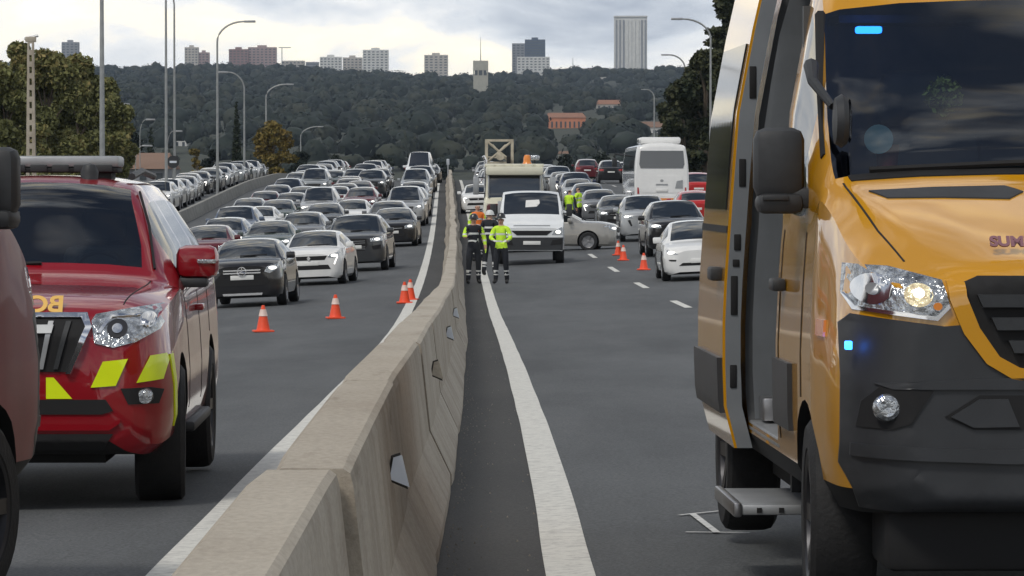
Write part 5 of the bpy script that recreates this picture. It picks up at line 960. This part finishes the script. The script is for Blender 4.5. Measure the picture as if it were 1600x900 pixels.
def recovery():
    W = 1.22; P, bv = cab(W, 2.80, 2.1, 1.55, .25, .55, 1.42, .55, False, 1.25, .48, 'maroon'); fp = lambda n, p, m, off=.006, par=-1: P.add(n, patch(bv, p, 'y', off, .08), m, par)
    fp('front_panel', [(-1.08, 1.40), (1.08, 1.40), (1.1, .90), (-1.1, .90)], 'paint_maroon', .006); fp('grille', [(-.75, 1.34), (.75, 1.34), (.7, .95), (-.7, .95)], 'void_black', .014); b = fp('bumper', [(-1.15, .88), (1.15, .88), (1.15, .56), (-1.15, .56)], 'black_plastic', .03)
    for s_ in (-1, 1):
        i = fp('headlight', [(s_*x, z) for x, z in [(.75, .68), (.75, .82), (1.08, .84), (1.08, .70)]], 'lamp_unlit', .04, b); m = P.add('mirror', MB().box(*sorted((s_*1.38, s_*1.60)), .30, .44, 1.75, 2.45, .03).mesh('mirror', 'van_white' if 0 else 'grey_metal'), 'grey_metal')
        P.add('mirror_arm', MB().tube([(s_*1.15, .38, 2.40), (s_*1.42, .36, 2.42)], .03, 6).mesh('mirror_arm', 'black_plastic'), 'black_plastic', m); P.add('mirror_arm', MB().tube([(s_*1.15, .38, 1.80), (s_*1.42, .36, 1.80)], .03, 6).mesh('mirror_arm', 'black_plastic'), 'black_plastic', m); P.add('window_pillar', MB().box(*sorted((s_*.98, s_*1.03)), .22, .5, 1.65, 2.55, .01).mesh('window_pillar', 'grey_metal'), 'grey_metal')
    P.add('sun_visor', MB().box(-1.12, 1.12, .10, .50, 2.50, 2.84, .08).mesh('sun_visor', 'paint_cream'), 'paint_cream', label='cream visor panel above the windscreen'); P.add('roof_box', MB().box(-1.15, 1.15, .5, 1.9, 2.80, 2.95, .03).mesh('roof_box', 'paint_cream'), 'paint_cream')
    for x_ in (-.95, -.55, .1, .55, .98): P.add('roof_lamp', MB().box(x_-.16, x_+.16, .2, .5, 2.81, 2.93, .03).mesh('roof_lamp', 'paint_cream'), 'paint_cream')
    P.add('beacon', MB().lathe([(0, 3.30), (.10, 3.29), (.14, 3.2), (.15, 3.02), (.20, 2.94)], 'z', 16, (.50, .8, 0)).mesh('beacon', 'amber'), 'amber'); P.add('work_lamp', MB().box(.62, .98, .7, .95, 3.08, 3.28, .05).mesh('work_lamp', 'lamp_unlit'), 'lamp_unlit'); P.add('lamp_stalk', MB().tube([(.8, .82, 2.93), (.8, .82, 3.10)], .04, 8).mesh('lamp_stalk', 'black_plastic'), 'black_plastic'); P.add('exhaust_stack', MB().tube([(-1.1, 2.2, .9), (-1.1, 2.2, 3.1), (-1.2, 2.15, 3.25)], .07, 8).mesh('exhaust_stack', 'chrome'), 'chrome')
    x0, x1, z0, z1, y0 = -1.12, .0, 2.95, 3.92, 2.6; mast = P.add('crane_mast', MB().box(x0, x0+.11, y0, y0+.12, 1.2, z1).mesh('crane_mast', 'rust_cream'), 'rust_cream', label='lattice crane frame standing behind the cab'); P.add('mast_post', MB().box(x1-.11, x1, y0, y0+.12, 1.2, z1).mesh('mast_post', 'rust_cream'), 'rust_cream', mast)
    for z in (z0, z1-.09): P.add('mast_beam', MB().box(x0+.11, x1-.11, y0+.01, y0+.11, z, z+.09).mesh('mast_beam', 'rust_cream'), 'rust_cream', mast)
    for a, c in (((x0+.1, z0+.1), (x1-.1, z1-.1)), ((x1-.1, z0+.1), (x0+.1, z1-.1))): P.add('mast_brace', MB().tube([(a[0], y0+.06, a[1]), (c[0], y0+.06, c[1])], .05, 6).mesh('mast_brace', 'rust_cream'), 'rust_cream', mast)
    for xx in (x0, x1-.09): P.add('mast_post', MB().box(xx, xx+.09, y0+1.0, y0+1.1, 1.2, z1-.05).mesh('mast_post', 'rust_cream'), 'rust_cream', mast)
    for xx in (x0+.04, x1-.05): P.add('mast_brace', MB().tube([(xx, y0+.06, z1-.1), (xx, y0+1.05, z0+.1)], .04, 6).mesh('mast_brace', 'rust_cream'), 'rust_cream', mast)
    for a, c in (((x0+.1, z0+.05), (x1-.3, z1-.2)), ((x1-.1, z0), (x0+.3, z1-.2)), ((x0+.1, z0+.28), (x1-.1, z0+.22))): P.add('mast_brace', MB().tube([(a[0], y0+1.05, a[1]), (c[0], y0+1.05, c[1])], .035, 6).mesh('mast_brace', 'rust_cream'), 'rust_cream', mast)
    P.add('pulley', MB().lathe([(0, -.06), (.16, -.06), (.16, .06), (0, .06)], 'y', 18, ((x0+x1)/2+.03, y0-.02, z0+.30)).mesh('pulley', 'rust_cream'), 'rust_cream', mast); P.add('hook_block', MB().box(-.28, -.12, y0-.2, y0-.05, 2.97, 3.25, .03).mesh('hook_block', 'void_black'), 'void_black', mast)
    P.add('deck', MB().box(-1.2, 1.2, 2.3, 8.0, 1.0, 1.2, .02).mesh('deck', 'grey_metal'), 'grey_metal'); P.add('chassis', MB().box(-.5, .5, 1.2, 7.8, .6, .99).mesh('chassis', 'void_black'), 'void_black'); P.add('winch', MB().lathe([(0, -.5), (.3, -.5), (.3, .5), (0, .5)], 'x', 18, (-.2, 3.2, 1.52)).mesh('winch', 'grey_metal'), 'grey_metal')
    P.wheels([(s_*1.05, a, .48, 0) for a in (1.25, 5.6, 6.8) for s_ in (-1, 1)], .48, .30, 8); return P
mat('rust_cream', (0.40, 0.36, 0.28), 0.7, var=0.3, vscale=5)
d = 156; u = uni(803, d)-float(bx(d)); recovery().put('recovery_truck', (uni(804, d), d, RZ(d, u)), R(.8), 'paint_cream', label='tall cream and maroon recovery truck with a lattice crane on top', cat='truck')
def coach():
    W = 1.275; P = Proto(); H = 3.35; L = 12.0; st = [(0, .90*W, .95*W, .94*W, .80*W, .42, 1.2, 2.0, 3.05, 3.18), (.10, .95*W, W, .99*W, .86*W, .36, 1.2, 2.0, 3.16, H), (.6, .96*W, W, W, .88*W, .34, 1.2, 2.0, 3.22, H+.05), (6, .96*W, W, W, .88*W, .34, 1.2, 2.0, 3.22, H+.05), (L-.1, .96*W, W, W, .88*W, .34, 1.2, 2.0, 3.2, H), (L, .9*W, .95*W, .94*W, .8*W, .42, 1.2, 2.0, 3.1, 3.2)]
    def cls(y, j): return 2 if 7 <= j <= 8 and .9 < y < L-.8 else 0
    me = shell(st, [.9, L-.8], cls, [arch(a, .5, .56, s_*(W-.35), s_*(W+.3)) for a in (3.0, L-2.6) for s_ in (-1, 1)], 2); bv = bvh_of(me); P.add('body', split(me, 0)[0], 'BODY'); fp = lambda n, p, m, off=.01, par=-1: P.add(n, patch(bv, p, 'y', off, .12), m, par)
    for g in split(me, 2, islands=True): P.add('side_window', g, 'glass_side')
    for g in split(me, 4): P.add('wheel_arch', g, 'void_black')
    fp('rear_window', [(-1.0, 2.20), (1.0, 2.20), (1.06, 2.4), (1.0, 3.02), (-1.0, 3.02), (-1.06, 2.4)], 'glass_dark', .02); fp('engine_hatch', [(-.95, 1.05), (.95, 1.05), (.95, 1.85), (-.95, 1.85)], 'BODY', .016); fp('rear_grille', [(.62, 1.25), (.98, 1.25), (.98, 1.65), (.70, 1.6)], 'grey_metal', .03); fp('emblem', ellipse(0, 1.62, .08, .06, 12), 'grey_metal', .03)
    P.add('license_plate', MB().box(-.27, .27, -.05, -.02, 1.10, 1.22, .004).mesh('license_plate', 'plate'), 'plate'); fp('lettering_strip', [(-.28, 1.47), (.28, 1.47), (.28, 1.40), (-.28, 1.40)], 'grey_metal', .03); fp('bumper', [(-1.15, .92), (1.15, .92), (1.15, .50), (-1.15, .50)], 'BODY', .04); fp('reflector_strip', [(-.55, .80), (.55, .80), (.55, .66), (-.55, .66)], 'amber', .05)
    for s_ in (-1, 1):
        fp('tail_light', [(s_*x, z) for x, z in [(1.06, 1.0), (1.15, 1.0), (1.15, 1.3), (1.08, 1.3)]], 'tail_lamp', .02); m = P.add('mirror', MB().box(*sorted((s_*1.55, s_*1.80)), L-.4, L-.2, 2.3, 2.75, .04).mesh('mirror', 'black_plastic'), 'black_plastic'); P.add('mirror_arm', MB().tube([(s_*1.2, L-.3, 2.9), (s_*1.65, L-.3, 2.95), (s_*1.68, L-.3, 2.7)], .05, 8).mesh('mirror_arm', 'BODY' if 0 else 'black_plastic'), 'black_plastic', m)
    P.add('air_conditioner', MB().box(-.95, .95, 1.0, 4.2, H, H+.32, .10).mesh('air_conditioner', None), 'BODY'); P.add('underbody', MB().box(-1.0, 1.0, .3, 11.5, .25, .4).mesh('underbody', 'void_black'), 'void_black')
    P.wheels([(s_*1.1, a, .5, 0) for a in (3.0, L-2.6) for s_ in (-1, 1)], .5, .3, 8); return P
d = 189; u = uni(1034, d)-float(bx(d)); coach().put('coach', (uni(1034, d), d, RZ(d, u)), R(1.2), 'paint_white', label='white coach seen from behind on the right carriageway', cat='bus')

# ------------------------------------------------------------------ traffic cones
cb = MB().box(-.19, .19, -.19, .19, 0, .035, .008).mesh('base', 'cone_orange'); cc = MB().lathe([(.135, .035), (.125, .06), (.085, .26), (.07, .32), (.046, .43), (.03, .5), (.018, .505)], 'z', 20).mesh('cone', 'cone_orange'); cw = MB().lathe([(.088, .30), (.086, .302), (.057, .425), (.046, .428)], 'z', 20).mesh('band', 'cone_white')
for px, py, lab in [(411, 519, 'orange cone in front of the black crossover, nearest of the left cones'), (524, 498, 'orange cone standing alone in the middle of the left carriageway'), (632, 474, 'left one of two orange cones touching the white line'), (641, 469, 'right one of two orange cones touching the white line'), (1006, 422, 'nearest orange cone in front of the white saloon'), (974, 407, 'middle orange cone by the nose of the crashed car'), (966, 399, 'farthest orange cone touching the crashed car')]:
    d = 80
    for _ in range(30): u = uni(px, d)-float(bx(d)); d = .5*d+.5*F*(EYE-RZ(d, u))/(py-HY)
    t = empty('traffic_cone', (uni(px, d), d, RZ(d, u)+.004), random.uniform(-.3, .3), label=lab, cat='traffic cone', group='orange traffic cones'); obj('base', cb, t); obj('cone', cc, t); obj('band', cw, t); t.scale = (.92, .92, .92)

# ------------------------------------------------------------------ people
def person(px, d, facing, label, top='hi_vis', legs='navy_cloth', arms='hi_vis', helmet=True, pose=0, h=1.76, bands=True, zoff=0):
    x_ = uni(px, d); u = x_-float(bx(d)); t = empty('person', (x_, d, RZ(d, u)+.004+zoff), facing, label=label, cat='person', group='emergency workers on the road'); k = h/1.76
    a = {0: [(.24, -.02, 1.16), (.25, -.16, .95)], 1: [(.27, -.06, 1.18), (.16, -.26, 1.08)], 2: [(.28, .02, 1.17), (.30, -.03, .93)]}[pose]; a2 = {0: [(-.26, -.0, 1.17), (-.27, -.08, .93)], 1: [(-.27, -.06, 1.18), (-.12, -.28, 1.12)], 2: [(-.26, -.10, 1.20), (-.15, -.30, 1.22)]}[pose]
    V = [(0, 0, .97), (0, .01, 1.12), (0, .01, 1.30), (0, .0, 1.45), (0, -.01, 1.53), (0, -.02, 1.60), (0, -.02, 1.70)]; r = [(.155, .12), (.15, .11), (.175, .12), (.12, .09), (.055, .058), (.072, .088), (.07, .085)]; E = [(0, 1), (1, 2), (2, 3), (3, 4), (4, 5), (5, 6)]
    def chain(st_, pts, rs):
        p_ = st_; ids = []
        for q, rad in zip(pts, rs): V.append(q); r.append((rad, rad)); E.append((p_, len(V)-1)); p_ = len(V)-1; ids.append(p_)
        return ids
    for s_, aa in ((1, a), (-1, a2)):
        st_ = .05 if s_ > 0 else -.04; chain(0, [(s_*.10, 0, .88), (s_*.125, -.02+st_*.4, .50), (s_*.14, .03+st_, .10), (s_*.15, .0+st_, .055), (s_*.16, -.14+st_, .04)], [.105, .078, .062, .055, .045])
        ids = chain(3, [(s_*.18, 0, 1.42), aa[0], aa[1]], [.075, .058, .042]); w_ = Vector(aa[1]); dr = (w_-Vector(aa[0])).normalized(); sd = Vector((0, 1, 0)) if abs(dr.y) < .8 else Vector((1, 0, 0)); hid = chain(ids[-1], [w_+dr*.07], [.035])[0]
        for q in range(4): f0 = w_+dr*.10+sd*(.024*(q-1.5)); chain(hid, [f0, f0+dr*(.05 if q in (1, 2) else .04)+Vector((-s_*.015, 0, 0))], [.010, .008])
        f0 = w_+dr*.05-sd*.045; chain(ids[-1], [f0, f0+dr*.035-sd*.012], [.012, .009])
    me = bpy.data.meshes.new('body'); me.from_pydata([tuple(c*k for c in v) for v in V], E, []); o = bpy.data.objects.new('body', me); C.objects.link(o); md = o.modifiers.new('s', 'SKIN'); md.use_smooth_shade = True; md.branch_smoothing = .3
    for i, sv in enumerate(me.skin_vertices[0].data): sv.radius = (r[i][0]*k, r[i][1]*k); sv.use_root = (i == 0)
    sb = o.modifiers.new('u', 'SUBSURF'); sb.levels = 2; bpy.context.view_layer.update(); dg = bpy.context.evaluated_depsgraph_get(); m2 = bpy.data.meshes.new_from_object(o.evaluated_get(dg)); bpy.data.objects.remove(o)
    names = [top, legs, arms, 'skin', 'boot', 'silver_band', 'hair']; m2.materials.clear()
    for n_ in names: m2.materials.append(M[n_])
    for p_ in m2.polygons:
        c = p_.center/k; ax2 = abs(c.x); z = c.z; i = 0
        if z > 1.50: i = 3 if (c.y < .02 or z < 1.60) and z < 1.72 else 6
        elif ax2 > .20 and z > .62: i = 2 if (Vector((c.x, c.y, c.z))-Vector((a if c.x > 0 else a2)[1])).length > .07 and (c.z > min((a if c.x > 0 else a2)[1][2], 9)-.02 or c.y > -.1) else 3
        elif z < .13: i = 4
        elif z < .92: i = 1
        if i in (0, 2) and z > .62:
            if bands and (1.08 < z < 1.13 or 1.25 < z < 1.29) : i = 5
        if i == 1 and bands and (.30 < z < .35 or .22 < z < .26): i = 5
        p_.material_index = i
    b = obj('body', m2, t)
    if helmet: MB().lathe([(.0, 1.80), (.06, 1.79), (.105, 1.74), (.118, 1.68), (.135, 1.665), (.125, 1.655)], 'z', 18, (0, -.02, 0)).build('helmet', helmet if isinstance(helmet, str) else 'helmet_black', t)
    for s_ in (-1, 1): MB().lathe([(0, -.012), (.011, -.006), (.012, .004)], 'y', 10, (s_*.03*k, -.098*k, 1.645*k)).build('eye', 'hair', t); MB().box(s_*.072*k-.01, s_*.072*k+.01, -.03, .0, 1.61*k, 1.67*k, .004).build('ear', 'skin', t)
    MB().add([(-.015*k, -.09*k, 1.60*k), (.015*k, -.09*k, 1.60*k), (0, -.128*k, 1.605*k), (0, -.092*k, 1.65*k)], [(0, 1, 2), (0, 2, 3), (1, 3, 2), (0, 3, 1)]).build('nose', 'skin', t); MB().box(-.022*k, .022*k, -.100*k, -.088*k, 1.572*k, 1.58*k).build('mouth', 'cloth_red', t); return t
person(740, 103, R(8), 'firefighter in dark jacket with yellow sleeves nearest the barrier', top='navy_cloth', arms='hi_vis', pose=2); person(783, 102, R(-12), 'firefighter in a bright yellow jacket right of the white line', pose=1, h=1.72)
person(746, 128, R(20), 'worker in an orange vest behind the firefighters', top='hi_orange', arms='hi_vis', helmet=False, pose=0, h=1.84, zoff=.0); person(765, 111, R(160), 'dark-clad firefighter in a pale helmet between the two yellow jackets', top='navy_cloth', arms='navy_cloth', helmet='silver_band', pose=0, h=1.8)
person(890, 164, R(150), 'officer in a yellow vest with his back turned, behind the crashed car', helmet=False, arms='navy_cloth', pose=0, h=1.8, bands=False); person(904, 168, R(-120), 'officer in a paler yellow jacket turned sideways behind the crashed car', helmet=False, pose=1, h=1.82)
# ------------------------------------------------------------------ the air
mh = bpy.data.materials.new('haze'); mh.use_nodes = True; mh.node_tree.nodes.clear(); ho = N(mh.node_tree, 'ShaderNodeOutputMaterial'); pv = N(mh.node_tree, 'ShaderNodeVolumePrincipled', in_={'Color': (0.66, 0.80, 1.0, 1), 'Density': 0.000048, 'Anisotropy': 0.2}); mh.node_tree.links.new(pv.outputs[0], ho.inputs['Volume']); M['haze'] = mh
obj('haze', MB().box(-2600, 2600, -100, 9020, -16, 260).mesh('haze', 'haze', None), kind='stuff')
